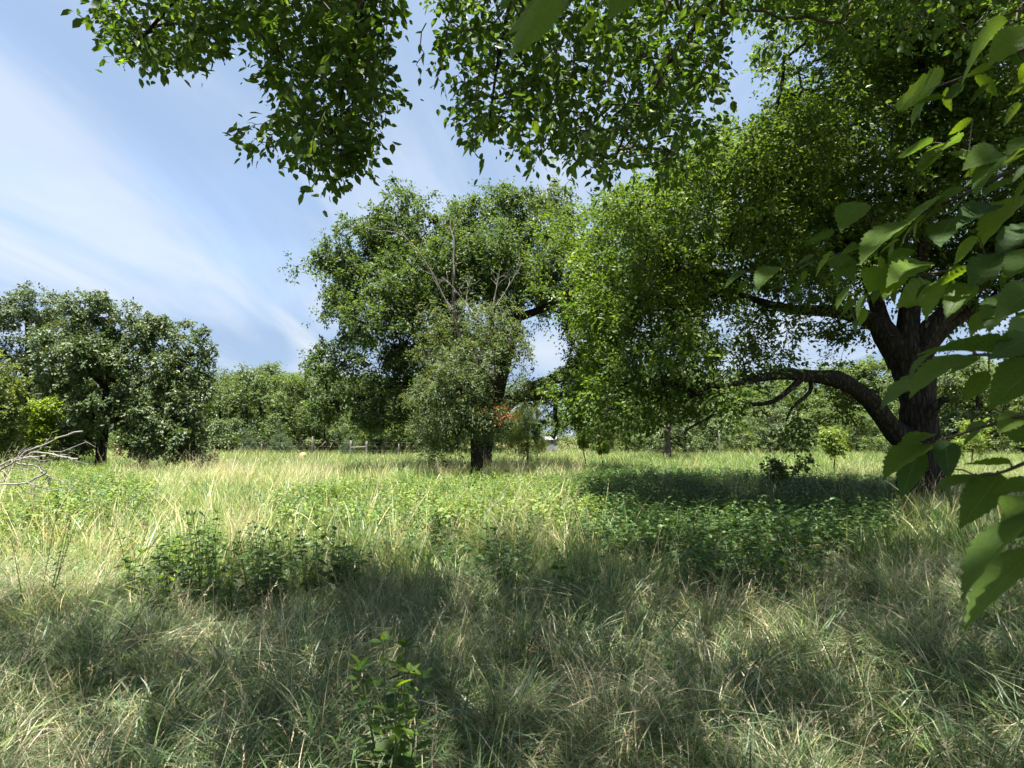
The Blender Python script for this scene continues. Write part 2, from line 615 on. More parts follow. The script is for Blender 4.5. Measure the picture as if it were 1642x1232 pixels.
def grow(limbs, targets, rs, tip_r=0.006, kink=0.10, exp=0.48):
    """connect every target to the growing skeleton; returns segments, and the direction each target is reached from"""
    pos, par, lim = [], [], []
    for pts, rad in limbs:
        b = len(pos)
        for i, p in enumerate(pts):
            pos.append(p)
            par.append(-1)
            lim.append(rad[i])
    n0 = len(pos)
    m = len(targets)
    POS = np.zeros((n0 + m * 4, 3))
    POS[:n0] = pos
    PAR = np.full(n0 + m * 4, -1)
    n = n0
    d0 = np.array([np.min(np.sum((POS[:n0] - t) ** 2, 1)) for t in targets])
    tipn = np.zeros(m, int)
    for j in np.argsort(d0):
        t = targets[j]
        dv = POS[:n] - t
        d2 = np.sqrt((dv ** 2).sum(1)) + 0.35 * np.maximum(0, POS[:n, 2] - t[2])
        k = int(np.argmin(d2))
        a = POS[k]
        dist = np.linalg.norm(t - a)
        prev = k
        for s in (0.3, 0.62, 1.0):
            q = a + (t - a) * s
            if s < 1:
                q = q + rs.normal(size=3) * kink * dist + np.array([0, 0, 0.10 * dist * math.sin(s * 3.14)])
            POS[n] = q
            PAR[n] = prev
            prev = n
            n += 1
        tipn[j] = n - 1
    cnt = np.zeros(n)
    cnt[tipn] += 1
    for i in range(n - 1, n0 - 1, -1):
        cnt[PAR[i]] += cnt[i]
    rad = tip_r * np.maximum(cnt, 0.3) ** exp
    rad[:n0] = lim
    i = np.arange(n0, n)
    pa = PAR[i]
    r0 = np.minimum(rad[pa], rad[i] * 1.35)
    dirs = unit(POS[tipn] - POS[PAR[tipn]])
    return (POS[pa], POS[i], r0, rad[i]), dirs


def limb(pts, n=14):
    """rows (x, y, z, r) -> smooth path, radii"""
    q = smooth_path(pts, n)
    return q[:, :3], np.maximum(q[:, 3], 0.01)


def pxlimb(rows, n=14):
    """rows (px, py, Y, radius in px)"""
    return limb([(*P(a, b, Y), r * Y / F) for a, b, Y, r in rows], n)


def tree(name, label, base, limbs, lobes, n_cl, n_leaf, leaf_len, size, pal, group=None, seed=1, mat=None, bark=None,
         shape='quad', hollow=0.5, sub=6, wr=0.55, tip_r=0.006, kink=0.1, droop=0.25, trunk_sides=16, lump=0.05, keep=None, cat='tree', up=0.9, clump=None):
    rs = np.random.default_rng(seed)
    bark = bark or M_BARK
    mat = mat or M_LEAF
    root = thing(name, label, cat, group, tuple(base))
    off = np.array(base)
    for i, (pts, rad) in enumerate(limbs):
        V, q = tube(pts - off, rad, trunk_sides if i == 0 else max(8, trunk_sides - 4), lump, seed + i)
        obj('trunk' if i == 0 else 'limb', mesh_from('limb', V, None, q, True), bark, root)
    tg, d = sample_lobes(lobes, n_cl, rs, hollow)
    if clump:
        nb, sg = clump                                    # leaf sprays gather round boughs, flatter than tall
        bc, bd = sample_lobes(lobes, nb, rs, hollow)
        pk = rs.integers(0, nb, n_cl)
        sc_ = sg * rs.uniform(.6, 1.3, nb)[pk][:, None]
        cl_ = bc[pk] + rs.normal(size=(n_cl, 3)) * sc_ * [1, 1, .5]
        cl_[:, 2] -= .12 * ((cl_[:, :2] - bc[pk][:, :2]) ** 2).sum(1)
        use = rs.uniform(size=n_cl) < .82
        tg = np.where(use[:, None], cl_, tg)
        d = np.where(use[:, None], bd[pk], d)
    ok = tg[:, 2] > 0.35
    if keep is not None:
        ok &= keep(tg)
    tg, d = tg[ok], d[ok]
    if n_cl:
        (a, b, r0, r1), dirs = grow(limbs, tg, rs, tip_r, kink)
        obj('branches', segs_mesh('branches', a - off, b - off, r0, r1), bark, root, 'stuff')
        sz = size * rs.uniform(0.7, 1.3, len(tg))
        ow = unit(dirs * 0.7 + d * 0.5)
        obj('crown', foliage(tg - off, ow, sz, n_leaf, leaf_len, pal, shape, wr, up, sub, droop, rs), mat, root, 'stuff')
    return root


# ------------------------------------------------------------------ the spreading tree with the low arching limb
YT = 13.2
rl = []
rl.append(pxlimb([(1478, 835, YT, 50), (1480, 800, YT, 38), (1477, 770, YT, 31), (1474, 720, YT, 28), (1472, 670, YT, 26.5), (1470, 630, YT, 26), (1463, 590, YT, 30), (1454, 562, YT, 31)], 40))
rl.append(pxlimb([(1468, 716, YT, 24), (1440, 697, YT - .1, 19), (1418, 672, YT - .3, 14.5), (1398, 645, YT - .4, 14.5), (1366, 620, YT - .8, 12), (1335, 607, YT - 1.0, 12.5), (1300, 604, YT - 1.1, 10), (1255, 600, YT - 1.3, 9), (1215, 608, YT - 1.4, 6), (1150, 622, YT - 1.5, 3)], 18))
rl.append(pxlimb([(1450, 580, YT, 24), (1425, 545, YT + .1, 20), (1400, 515, YT + .2, 15), (1340, 500, YT + .3, 10), (1260, 495, YT + .5, 7), (1180, 470, YT + .6, 4)], 14))
rl.append(pxlimb([(1425, 550, YT, 18), (1412, 510, YT + .3, 13), (1395, 450, YT + .6, 10), (1360, 370, YT + .8, 7), (1320, 280, YT + .6, 5), (1290, 190, YT, 3)], 14))
rl.append(pxlimb([(1458, 575, YT, 22), (1456, 530, YT, 18), (1462, 470, YT + .1, 14), (1480, 380, YT, 10), (1490, 280, YT - .2, 7), (1480, 150, YT - .5, 5), (1470, 0, YT - 1, 4)], 14))
rl.append(pxlimb([(1470, 570, YT, 20), (1490, 530, YT - .2, 17), (1530, 490, YT - .5, 13), (1590, 430, YT - .8, 11), (1680, 390, YT - 1, 9), (1800, 330, YT - 1, 6)], 14))
rl.append(pxlimb([(1475, 575, YT, 15), (1510, 530, YT + .3, 12), (1570, 495, YT + .8, 9), (1660, 480, YT + 1.2, 7), (1780, 470, YT + 1.5, 5)], 14))
rl.append(pxlimb([(1285, 607, YT - 1.2, 5.5), (1262, 628, YT - 1.3, 4.2), (1235, 646, YT - 1.5, 3.4), (1190, 650, YT - 1.6, 2.8), (1150, 662, YT - 1.8, 2), (1100, 690, YT - 2, 2)], 12))
rl.append(pxlimb([(1300, 606, YT - 1.1, 4), (1298, 630, YT - 1.2, 3), (1272, 652, YT - 1.4, 2.4), (1260, 676, YT - 1.6, 1)], 10))
rl.append(pxlimb([(1490, 668, YT - .35, 9), (1502, 650, YT - .5, 7), (1512, 642, YT - .6, 5), (1522, 640, YT - .65, 3)], 8))
EL = [px_lobe(*a) for a in [
    (985, 430, 13.5, 55, 75, 1.3), (965, 530, 13.5, 50, 80, 1.2), (975, 630, 13.2, 55, 60, 1.2), (1045, 660, 12.6, 70, 42, 1.2),
    (1030, 560, 13, 75, 80, 1.6), (1085, 440, 12.6, 90, 80, 1.8), (1130, 340, 13, 110, 85, 2.2), (1070, 310, 14, 60, 50, 1.5),
    (1150, 560, 12.4, 80, 60, 1.6), (1135, 640, 12, 80, 36, 1.3), (1250, 440, 12.8, 110, 60, 2.2), (1250, 300, 13, 140, 110, 2.8),
    (1360, 400, 14, 110, 60, 2.2), (1400, 250, 13, 150, 120, 3), (1550, 300, 13, 150, 110, 3), (1500, 110, 13, 220, 130, 3.2),
    (1310, 150, 13, 120, 100, 2.6), (1640, 410, 13.5, 120, 50, 2.4), (1640, 150, 13, 200, 160, 3), (1260, 540, 15, 90, 40, 1.5),
    (1350, 560, 16, 70, 40, 1.2), (1320, 672, 14.5, 75, 26, .8), (1230, 620, 13.5, 60, 25, .9), (1560, 520, 15.5, 100, 40, 1.2),
    (1800, 350, 13, 200, 160, 3), (1400, 40, 13.5, 200, 110, 3), (1600, -60, 13, 240, 160, 3.4), (1420, -120, 13, 200, 110, 3)]]
EL += [(4.2, 10, 10.6, 3.2, 2.4, 1.5), (8, 10, 10.8, 3.6, 2.6, 1.6), (6, 17, 7.6, 4.5, 3, 2.6), (10.5, 17, 8, 4, 3, 3), (2.8, 16.2, 7, 2.2, 2.4, 2.2)]


def keep_right(t):
    q = proj(t)
    a = inpoly(q, [(1175, 480), (1330, 470), (1420, 500), (1640, 440), (1640, 600), (1400, 590), (1300, 590), (1180, 590)])
    b = inpoly(q, [(1100, 560), (1440, 540), (1440, 730), (1180, 730)])
    c = (q[:, 0] > 1420) & (q[:, 1] > 540)
    d = inpoly(q, [(850, 0), (1230, 0), (1200, 190), (1120, 220), (1010, 300), (950, 330), (850, 340)])
    r_ = np.random.default_rng(5).uniform(size=len(t))
    return ~((a & (r_ < 0.25)) | (b & (r_ < 0.5)) | c | d)


tree('spreading_tree', 'broad dark-trunked tree with a thick low limb arching out over the grass', P(1478, 835, YT), rl, EL, 3050, 132, 0.108, 0.62,
     PAL_RIGHT, seed=11, trunk_sides=34, lump=0.085, clump=(620, .40), keep=keep_right, hollow=0.45, tip_r=0.0055, up=0.8)

# ------------------------------------------------------------------ the large round tree in the middle
YC = 25.0
ml = []
ml.append(pxlimb([(778, 775, YC, 13), (778, 740, YC, 11), (781, 700, YC, 11), (790, 660, YC, 13)], 10))
ml.append(pxlimb([(790, 690, YC, 14), (812, 648, YC, 12), (850, 625, YC, 11), (905, 600, YC + .2, 9), (935, 570, YC + .3, 7), (960, 520, YC + .4, 5), (985, 470, YC + .5, 3)], 14))
ml.append(pxlimb([(785, 660, YC, 13), (750, 640, YC - .2, 10), (710, 628, YC - .5, 8), (660, 617, YC - .8, 7), (610, 626, YC - 1, 5), (575, 650, YC - 1.1, 3)], 14))
ml.append(pxlimb([(790, 665, YC, 14), (770, 600, YC + .3, 12), (740, 520, YC + .6, 8), (700, 440, YC + .8, 5), (660, 360, YC + .8, 2.5), (648, 310, YC + .8, 1)], 14))
ml.append(pxlimb([(790, 665, YC, 14), (805, 590, YC + .3, 12), (828, 520, YC + .5, 8), (835, 440, YC + .4, 5), (850, 370, YC + .2, 2.5), (855, 320, YC, 1)], 14))
ml.append(pxlimb([(830, 510, YC + .4, 7), (870, 495, YC + .3, 6), (910, 470, YC + .1, 5), (945, 410, YC, 3)], 10))
ml.append(pxlimb([(770, 610, YC, 9), (700, 560, YC - .6, 7), (640, 520, YC - 1, 5), (580, 470, YC - 1, 3)], 12))
ml.append(pxlimb([(830, 640, YC, 6), (870, 637, YC - .5, 5), (905, 634, YC - .8, 4), (945, 648, YC - 1, 2)], 10))
ml.append(pxlimb([(893, 637, YC - .7, 4), (890, 660, YC - .75, 3.4), (893, 685, YC - .8, 2.5), (888, 705, YC - .8, 1.5)], 8))
ML = [px_lobe(*a) for a in [
    (572, 400, YC, 48, 34, 1.2), (610, 360, YC, 45, 38, 1.3), (652, 325, YC, 42, 45, 1.3), (740, 335, YC, 42, 42, 1.4), (800, 330, YC, 45, 42, 1.5),
    (860, 330, YC, 60, 42, 1.6), (930, 365, YC, 55, 45, 1.5), (975, 420, YC, 45, 60, 1.4), (600, 460, YC - .5, 75, 55, 2), (560, 560, YC - .5, 52, 36, 1.2),
    (540, 590, YC - .5, 40, 22, 1.0), (610, 560, YC - 1, 70, 50, 1.6), (600, 620, YC - 1, 75, 30, 1.5), (545, 645, YC - 1, 40, 20, 1.0), (700, 430, YC, 90, 80, 2.8),
    (820, 420, YC, 90, 70, 2.8), (920, 470, YC + .5, 55, 50, 1.6), (700, 560, YC - .5, 80, 60, 2.2), (655, 620, YC - .5, 70, 30, 1.4), (930, 580, YC, 40, 28, 1.2),
    (900, 670, YC - .8, 30, 28, .8), (950, 630, YC - .5, 45, 40, 1.0), (770, 500, YC + 1, 80, 80, 2.2), (590, 665, YC - 1, 35, 18, .7),
    (660, 440, YC + 3.2, 85, 70, 2.4), (840, 430, YC + 3.4, 90, 70, 2.6), (620, 500, YC - 2.8, 70, 50, 1.6), (750, 420, YC - 2.4, 80, 60, 1.6), (880, 430, YC - 2.4, 60, 50, 1.5),
    (520, 578, YC - .5, 36, 20, 1), (503, 592, YC - .5, 24, 12, .8), (555, 628, YC - 1, 55, 24, 1.2), (620, 655, YC - 1, 45, 14, 1), (535, 420, YC, 22, 18, .9), (556, 478, YC, 40, 30, 1.2),
    (960, 500, YC, 50, 50, 1.4), (940, 620, YC - .8, 50, 36, 1.2), (880, 610, YC - 1.2, 50, 26, 1.0), (985, 560, YC - .5, 40, 50, 1.2), (940, 530, YC, 28, 36, 1.0), (952, 580, YC - .6, 34, 30, 1.0)]]


def keep_mid(t):
    q = proj(t)
    gap = inpoly(q, [(868, 498), (905, 500), (915, 560), (885, 600), (862, 560)])
    return ~gap


tree('round_crowned_tree', 'large round-crowned green tree standing behind the half-dead tree', P(782, 775, YC), ml, ML, 1750, 130, 0.135, 0.60,
     PAL_ELM, seed=21, trunk_sides=14, clump=(430, .38), keep=keep_mid, tip_r=0.007, hollow=0.4)

# half-dead tree in front of it
YH = 20.5
hl = []
hl.append(pxlimb([(765, 778, YH, 12), (764, 745, YH, 9.5), (763, 700, YH, 9), (757, 650, YH, 8.5), (746, 590, YH, 9), (735, 540, YH, 5), (728, 490, YH, 3.2), (727, 440, YH, 2), (730, 400, YH, 1)], 18))
hl.append(pxlimb([(768, 690, YH, 9), (785, 655, YH - .2, 7), (800, 610, YH - .3, 5), (815, 560, YH - .3, 4), (822, 520, YH - .3, 2)], 10))
hl.append(pxlimb([(760, 650, YH, 8), (735, 620, YH - .3, 6), (705, 590, YH - .5, 4), (680, 560, YH - .5, 2)], 10))
hl.append(pxlimb([(755, 610, YH, 7), (775, 560, YH + .2, 5), (790, 510, YH + .2, 4), (795, 470, YH + .2, 2)], 10))
HL = [px_lobe(*a) for a in [
    (720, 505, YH, 45, 25, .8), (790, 510, YH, 50, 28, .8), (690, 560, YH, 38, 34, .9), (820, 560, YH, 38, 34, .8), (760, 560, YH - .4, 60, 45, 1.1), (720, 620, YH - .4, 55, 40, 1.0),
    (800, 610, YH - .2, 50, 38, .9), (735, 670, YH - .4, 50, 32, .9), (700, 690, YH - .2, 40, 26, .8), (705, 722, YH - .3, 30, 14, .5), (780, 660, YH - .4, 34, 25, .7), (800, 690, YH - .3, 22, 14, .5),
    (680, 640, YH, 38, 30, .8), (750, 640, YH - .9, 40, 30, .5), (775, 670, YH - .8, 30, 18, .5), (740, 600, YH - .9, 40, 30, .6)]]
hd = tree('half_dead_tree', 'thin half-dead tree with greyish leaves and bare bleached top branches', P(766, 778, YH), hl, HL, 500, 84, 0.098, 0.42,
          PAL_GREY, seed=31, trunk_sides=12, tip_r=0.007, hollow=0.3, wr=0.36, droop=0.6, up=0.5)
hb = P(766, 778, YH)
rs = np.random.default_rng(41)


def dead_branch(parent, off, rows, seed, mat=M_DEAD, n=14, twigs=6, tl=0.5, name='dead_branch'):
    r_ = np.random.default_rng(seed)
    pts, rad = pxlimb(rows, n)
    pts = pts + r_.normal(size=pts.shape) * rad.mean() * 0.9
    A = Acc()
    V, q = tube(pts - off, rad, 6, 0.05, seed)
    A.add(V, q)
    for k in range(twigs):
        i = r_.integers(n // 3, n - 1)
        d = unit(unit(pts[i] - pts[i - 1]) + r_.normal(size=3) * 0.65)
        ll = tl * r_.uniform(0.4, 1.2)
        tp = np.array([pts[i] + d * ll * s + r_.normal(size=3) * 0.05 * ll for s in np.linspace(0, 1, 5)])
        V, q = tube(tp - off, np.linspace(rad[i] * 0.55, rad[i] * 0.15 + 0.001, 5), 5, 0, seed + k)
        A.add(V, q)
    return obj(name, A.mesh(name), mat, parent)


for i, rows in enumerate([
        [(728, 470, YH, 5), (728, 430, YH, 4), (729, 390, YH, 3), (722, 362, YH, 2), (720, 348, YH, 1)],
        [(722, 500, YH, 3), (700, 450, YH - .2, 2.3), (672, 405, YH - .4, 1.8), (640, 375, YH - .5, 1.5), (590, 368, YH - .5, .8)],
        [(735, 520, YH, 3), (748, 480, YH, 2.2), (752, 455, YH, 1.6), (758, 445, YH, .9)],
        [(728, 500, YH, 2.6), (712, 478, YH, 2), (700, 455, YH, 1.2), (690, 430, YH, .7)],
        [(790, 490, YH, 2.4), (798, 455, YH, 1.7), (802, 430, YH, 1)],
        [(795, 490, YH, 2.4), (822, 450, YH, 1.6), (838, 420, YH, .9)],
        [(770, 520, YH - .5, 2.2), (740, 478, YH - .6, 1.8), (720, 455, YH - .7, 1), (708, 445, YH - .7, .6)]]):
    dead_branch(hd, hb, [(a_, b_, c_, d_ * .42) for a_, b_, c_, d_ in rows], 50 + i, M_GREYWOOD, twigs=6, tl=0.6)

# tufts of rust-coloured dead leaves on it
M_RUST = leaf_mat('rust_leaf', trans=0.3, rough=0.7, spec=0.1, tcol=(1.3, .9, .5))
PAL_RUST = ((0.20, 0.055, 0.022), (0.34, 0.12, 0.05), (0.38, 0.18, 0.09))
for (a, b, n, s) in [(805, 657, 6, .17), (818, 663, 4, .16), (776, 656, 4, .14), (800, 672, 3, .12)]:
    c = P(a, b, YH - .9) - hb
    cc = c + rs.normal(size=(n, 3)) * 0.12
    obj('dead_leaves', foliage(cc, unit(rs.normal(size=(n, 3)) + [0, 0, -.6]), np.full(n, s), 26, 0.10, PAL_RUST, 'quad', 0.25, 0.1, 5, 0.5, rs), M_RUST, hd)

# ------------------------------------------------------------------ oaks at the side of the field
YO = 27.0
ol = [pxlimb([(161, 775, YO, 11), (161, 745, YO, 8.5), (163, 715, YO, 8), (166, 680, YO, 8), (172, 640, YO, 8), (178, 600, YO, 7), (172, 560, YO, 5), (165, 510, YO, 3)], 14),
      pxlimb([(175, 640, YO, 6), (205, 625, YO - .2, 5), (240, 610, YO - .4, 3.5), (280, 590, YO - .4, 2)], 10),
      pxlimb([(170, 620, YO, 6), (140, 590, YO - .3, 5), (110, 555, YO - .4, 3.5), (90, 530, YO - .4, 2)], 10),
      pxlimb([(176, 600, YO, 5), (205, 560, YO + .2, 4), (235, 530, YO + .3, 3), (270, 520, YO + .3, 2)], 10),
      pxlimb([(166, 680, YO, 5), (215, 665, YO - .6, 4), (270, 660, YO - 1, 2)], 10)]
OLB = [px_lobe(*a) for a in [
    (150, 495, YO, 30, 22, 1), (185, 500, YO, 40, 28, 1.2), (225, 515, YO, 30, 22, 1.1), (270, 535, YO, 38, 26, 1.2), (310, 555, YO, 26, 32, 1.0), (325, 600, YO, 18, 40, .9),
    (110, 540, YO, 38, 34, 1.2), (170, 560, YO, 60, 40, 1.6), (240, 590, YO, 60, 40, 1.6), (300, 640, YO, 42, 40, 1.2), (110, 610, YO, 42, 42, 1.2), (110, 680, YO - .3, 48, 34, 1.2),
    (180, 645, YO - .6, 55, 30, 1.3), (250, 670, YO - .6, 55, 34, 1.3), (310, 695, YO - .4, 38, 28, 1.0), (235, 700, YO - .8, 36, 18, .8), (112, 703, YO - .5, 30, 16, .8), (300, 718, YO - .6, 30, 14, .7), (255, 712, YO - .9, 36, 16, .7), (210, 600, YO - 1, 60, 40, 1.0), (130, 570, YO - 1, 50, 40, 1)]]
ob = P(161, 775, YO)
oak = tree('oak_tree', 'dark spreading oak with a short trunk standing alone in the meadow', ob, ol, OLB, 640, 96, 0.155, 0.48, PAL_OAK, seed=61,
           mat=M_OAK, shape='oak', wr=0.6, trunk_sides=12, lump=0.07, tip_r=0.007, hollow=0.5, clump=(260, .26))
c = P(187, 722, YO - 1.2) - ob
M_TAN = leaf_mat('tan_leaf', trans=0.2, rough=0.7, spec=0.1, tcol=(1.1, 1, .8))
obj('dead_leaves', foliage(c + rs.normal(size=(4, 3)) * 0.1, unit(rs.normal(size=(4, 3))), np.full(4, .16), 24, 0.13,
                           ((0.3, 0.2, 0.13), (0.46, 0.34, 0.22), (0.5, 0.4, 0.3)), 'oak', 0.5, 0.3, 4, 0.3, rs), M_TAN, oak)
YO2 = 33.0
ol2 = [pxlimb([(37, 770, YO2, 9), (37, 720, YO2, 7), (38, 680, YO2, 6.5), (42, 620, YO2, 6), (45, 560, YO2, 4), (42, 500, YO2, 2)], 12),
       pxlimb([(42, 620, YO2, 4), (75, 580, YO2, 3), (105, 540, YO2, 2)], 8), pxlimb([(42, 600, YO2, 4), (0, 560, YO2, 3), (-40, 530, YO2, 2)], 8)]
OLB2 = [px_lobe(*a) for a in [(60, 490, YO2, 42, 26, 1.3), (15, 495, YO2, 36, 24, 1.3), (-40, 510, YO2, 40, 30, 1.4), (95, 530, YO2, 38, 36, 1.4), (30, 550, YO2, 60, 44, 1.8), (-50, 580, YO2, 50, 50, 1.6),
                              (80, 600, YO2 + .5, 50, 40, 1.4), (10, 620, YO2 + .5, 50, 26, 1.2), (100, 660, YO2 + .5, 40, 34, 1.2)]]
tree('oak_tree', 'tall oak with a thin dark trunk rising behind the lone meadow oak', P(37, 770, YO2), ol2, OLB2, 380, 80, 0.165, 0.55, PAL_OAK, seed=71,
     mat=M_OAK, shape='oak', wr=0.6, trunk_sides=10, tip_r=0.008, hollow=0.45, clump=(180, .3))


# ------------------------------------------------------------------ shrubs and small trees in the field and at its edge
def small_tree(name, label, px, py, Y, lobes, n_cl, n_leaf, ll, size, pal, seed, group=None, stems=1, cat='shrub', **kw):
    b = P(px, py, Y)
    b[2] = -0.05
    r_ = np.random.default_rng(seed)
    lw = [px_lobe(a, c_, Y + d_, e, f_, g_) for (a, c_, d_, e, f_, g_) in lobes]
    top = max(q[2] for q in lw)
    cx = np.mean([q[0] for q in lw])
    lm = []
    for k in range(stems):
        e = np.array([cx + r_.normal() * 0.25 * (stems > 1), b[1] + r_.normal() * 0.15, top])
        s0 = b + np.array([r_.normal() * 0.06 * (stems > 1), 0, 0])
        rr = max(0.02, 0.022 * top) / (1 + 0.4 * (stems > 1))
        rows = [(*(s0 + (e - s0) * s + r_.normal(size=3) * 0.05 * (0 < s < 1)), rr * (1 - 0.8 * s)) for s in (0, .3, .6, 1)]
        lm.append(limb(rows, 9))
    return tree(name, label, b, lm, lw, n_cl, n_leaf, ll, size, pal, group, seed, trunk_sides=8, cat=cat, tip_r=0.004, **kw)


small_tree('willow_shrub', 'pale green feathery shrub behind the half-dead tree', 846, 735, 31, [(845, 700, 0, 26, 22, .7), (835, 680, 0, 30, 24, .8), (856, 715, 0, 22, 14, .5), (825, 700, 0, 22, 20, .6), (848, 660, 0, 22, 20, .6)],
           150, 60, 0.13, 0.34, ((0.13, 0.18, 0.055), (0.22, 0.27, 0.09), (0.26, 0.28, 0.1)), 81, stems=3, wr=0.28, droop=0.7)
small_tree('yellow_green_shrub', 'vivid yellow-green shrub glowing among the dark oaks', 72, 735, 25.5, [(70, 658, 0, 20, 14, .5), (60, 668, 0, 14, 12, .4), (82, 652, 0, 10, 10, .4), (62, 690, 0, 24, 18, .5), (66, 712, 0, 22, 14, .5)],
           110, 50, 0.14, 0.3, PAL_YEL, 82, stems=2)
small_tree('edge_tree', 'olive-green bushy young tree beside the tall oak', -12, 755, 24, [(-5, 620, 0, 26, 40, .9), (-15, 680, 0, 34, 36, 1), (2, 660, 0, 22, 30, .7), (-8, 720, 0, 30, 20, .8), (-30, 600, 0, 34, 40, 1)],
           220, 64, 0.13, 0.36, ((0.08, 0.115, 0.035), (0.14, 0.185, 0.06), (0.2, 0.2, 0.07)), 83, cat='tree')
for i, (a, b_, Y, lo, lab) in enumerate([
        (936, 722, 28, [(936, 703, 0, 8, 8, .2), (934, 712, 0, 6, 6, .2)], 'small bright sapling poking out of the grass, taller of the pair'),
        (968, 728, 28, [(968, 716, 0, 9, 7, .2), (962, 720, 0, 6, 4, .15)], 'small bright sapling poking out of the grass, shorter of the pair'),
        (1337, 735, 24, [(1335, 702, 0, 14, 14, .35), (1340, 716, 0, 14, 10, .3)], 'light green bush in the sunny grass under the arching limb'),
        (1560, 740, 30, [(1565, 690, 0, 26, 20, .6), (1555, 712, 0, 28, 14, .6)], 'yellow-green bush at the field edge beside the thick trunk')]):
    small_tree('sapling', lab, a, b_, Y, lo, 26 if i < 2 else 70, 40, 0.11, 0.17 if i < 2 else .28, PAL_YEL if i < 2 else ((0.10, 0.16, 0.04), (0.2, 0.27, 0.06), (0.24, 0.28, 0.07)), 90 + i, cat='sapling')
small_tree('dark_sapling', 'sparse dark-leaved sapling at the edge of the sunny strip', 1252, 778, 17.5, [(1240, 742, 0, 12, 7, .2), (1268, 750, 0, 14, 7, .25), (1290, 740, 0, 10, 6, .2), (1252, 758, 0, 18, 8, .25)],
           34, 26, 0.12, 0.2, ((0.04, 0.085, 0.03), (0.08, 0.13, 0.045), (0.1, 0.15, 0.05)), 96, stems=3, cat='sapling')

# ------------------------------------------------------------------ far tree line
protos = []
for k in range(5):
    r_ = np.random.default_rng(200 + k)
    H = 7.5
    lob = [(0, 0, 5.9, 1.7, 1.7, 1.5)]
    for j in range(11):
        a = j * 2.4 + r_.uniform(0, 1)
        z = r_.uniform(1.6, 6.4)
        rr = 1.9 * math.sqrt(max(0.15, 1 - ((z - 3.6) / 3.6) ** 2))
        lob.append((math.cos(a) * rr, math.sin(a) * rr, z, r_.uniform(.9, 1.5), r_.uniform(.9, 1.5), r_.uniform(.8, 1.3)))
    lm = [limb([(0, 0, -.2, .2), (.05, 0, 1.5, .15), (-.05, .05, 3.5, .11), (0, 0, 6.2, .03)], 10)]
    protos.append(('far', lm, lob, PAL_FAR if k != 3 else ((0.06, 0.10, 0.045), (0.12, 0.165, 0.07), (0.17, 0.18, 0.09)), k))


def copy_tree(root, loc, rz, sc, label, group):
    n_ = root.copy()
    C.objects.link(n_)
    n_.location = loc
    n_.rotation_euler = (0, 0, rz)
    n_.scale = sc
    n_['label'] = label
    n_['group'] = group
    for ch in list(root.children):
        c_ = ch.copy()
        C.objects.link(c_)
        c_.parent = n_
    return n_


far_roots = []
for kind, lm, lob, pal, k in protos:
    far_roots.append(tree('field_edge_tree', 'leafy green tree in the tree line that closes the far side of the meadow', (0, 0, 0), lm, lob, 185, 66, 0.19, 0.62, pal,
                          'trees of the far tree line', 210 + k, mat=M_OAK if k % 2 else M_LEAF, trunk_sides=8, tip_r=0.008, hollow=0.35, clump=(34, .5)))
# (photo px, distance, height m, width factor)
line = [(350, 52, 6.6, 1.0), (395, 50, 7.2, 1.05), (450, 51, 7.4, 1.1), (500, 54, 7.6, 1.1), (415, 60, 8.4, 1.2), (355, 62, 8.2, 1.2), (470, 64, 8.6, 1.2), (550, 58, 8, 1.2), (610, 54, 6.8, 1.2), (660, 60, 8, 1.2), (720, 56, 7, 1.1),
        (300, 58, 8, 1.3), (230, 60, 8, 1.3), (150, 58, 7.8, 1.3), (80, 60, 8, 1.3), (10, 56, 7.5, 1.3), (-80, 55, 8, 1.3), (-170, 55, 8, 1.3),
        (790, 62, 7.5, 1.2), (860, 64, 6.8, 1.2), (930, 62, 6.4, 1.1), (990, 60, 7, 1.2), (1060, 60, 6.6, 1.0), (1120, 64, 7.2, 1.2), (1180, 60, 6.5, 1.1), (1240, 62, 7.2, 1.2), (1310, 58, 7.0, 1.2), (1380, 56, 7.4, 1.2),
        (1440, 55, 8, 1.2), (1500, 48, 7.6, 1.2), (1570, 46, 7.2, 1.2), (1640, 48, 8, 1.2), (1720, 50, 8, 1.3), (1820, 50, 8, 1.3), (1600, 60, 9, 1.3), (1460, 66, 9, 1.3), (1690, 60, 9, 1.4)]
line = [(a_, b_, c_ * (1.2 if 940 < a_ < 1450 else 1.0), d_) for a_, b_, c_, d_ in line]
line += [(a_, 47 + (a_ * 3) % 9, 3.2 + (a_ % 7) * .22, 1.5) for a_ in list(range(520, 780, 43)) + list(range(960, 1720, 46))]
line += [(a_, 72 + (a_ * 7) % 13, 8.6 + (a_ % 5) * .2, 1.5) for a_ in range(980, 1800, 48)] + [(a_, 74 + (a_ * 7) % 11, 9.2, 1.5) for a_ in range(-60, 760, 62)]
rs = np.random.default_rng(300)
for i, (px, Y, h, wf) in enumerate(line):
    p = P(px, 700, Y)
    loc = (p[0], Y, 0)
    s = h / 7.5
    sc = (s * wf * rs.uniform(.95, 1.15), s * wf, s)
    if i < 5:
        r0 = far_roots[i]
        r0.location, r0.scale, r0.rotation_euler = loc, sc, (0, 0, rs.uniform(0, 6.28))
    else:
        r0 = copy_tree(far_roots[rs.integers(5)], loc, rs.uniform(0, 6.28), sc, '', '')
    where = ('leafy green far tree behind the dark meadow oaks' if px < 330 else 'leafy green far tree in the line between the oaks and the round-crowned tree' if px < 540 else
             'leafy green far tree hidden behind the round-crowned tree' if px < 960 else 'leafy green far tree glimpsed under the arching limb' if px < 1430 else 'leafy green far tree beyond the thick dark trunk')
    r0['label'] = where
    r0['group'] = where.replace('tree ', 'trees ', 1)

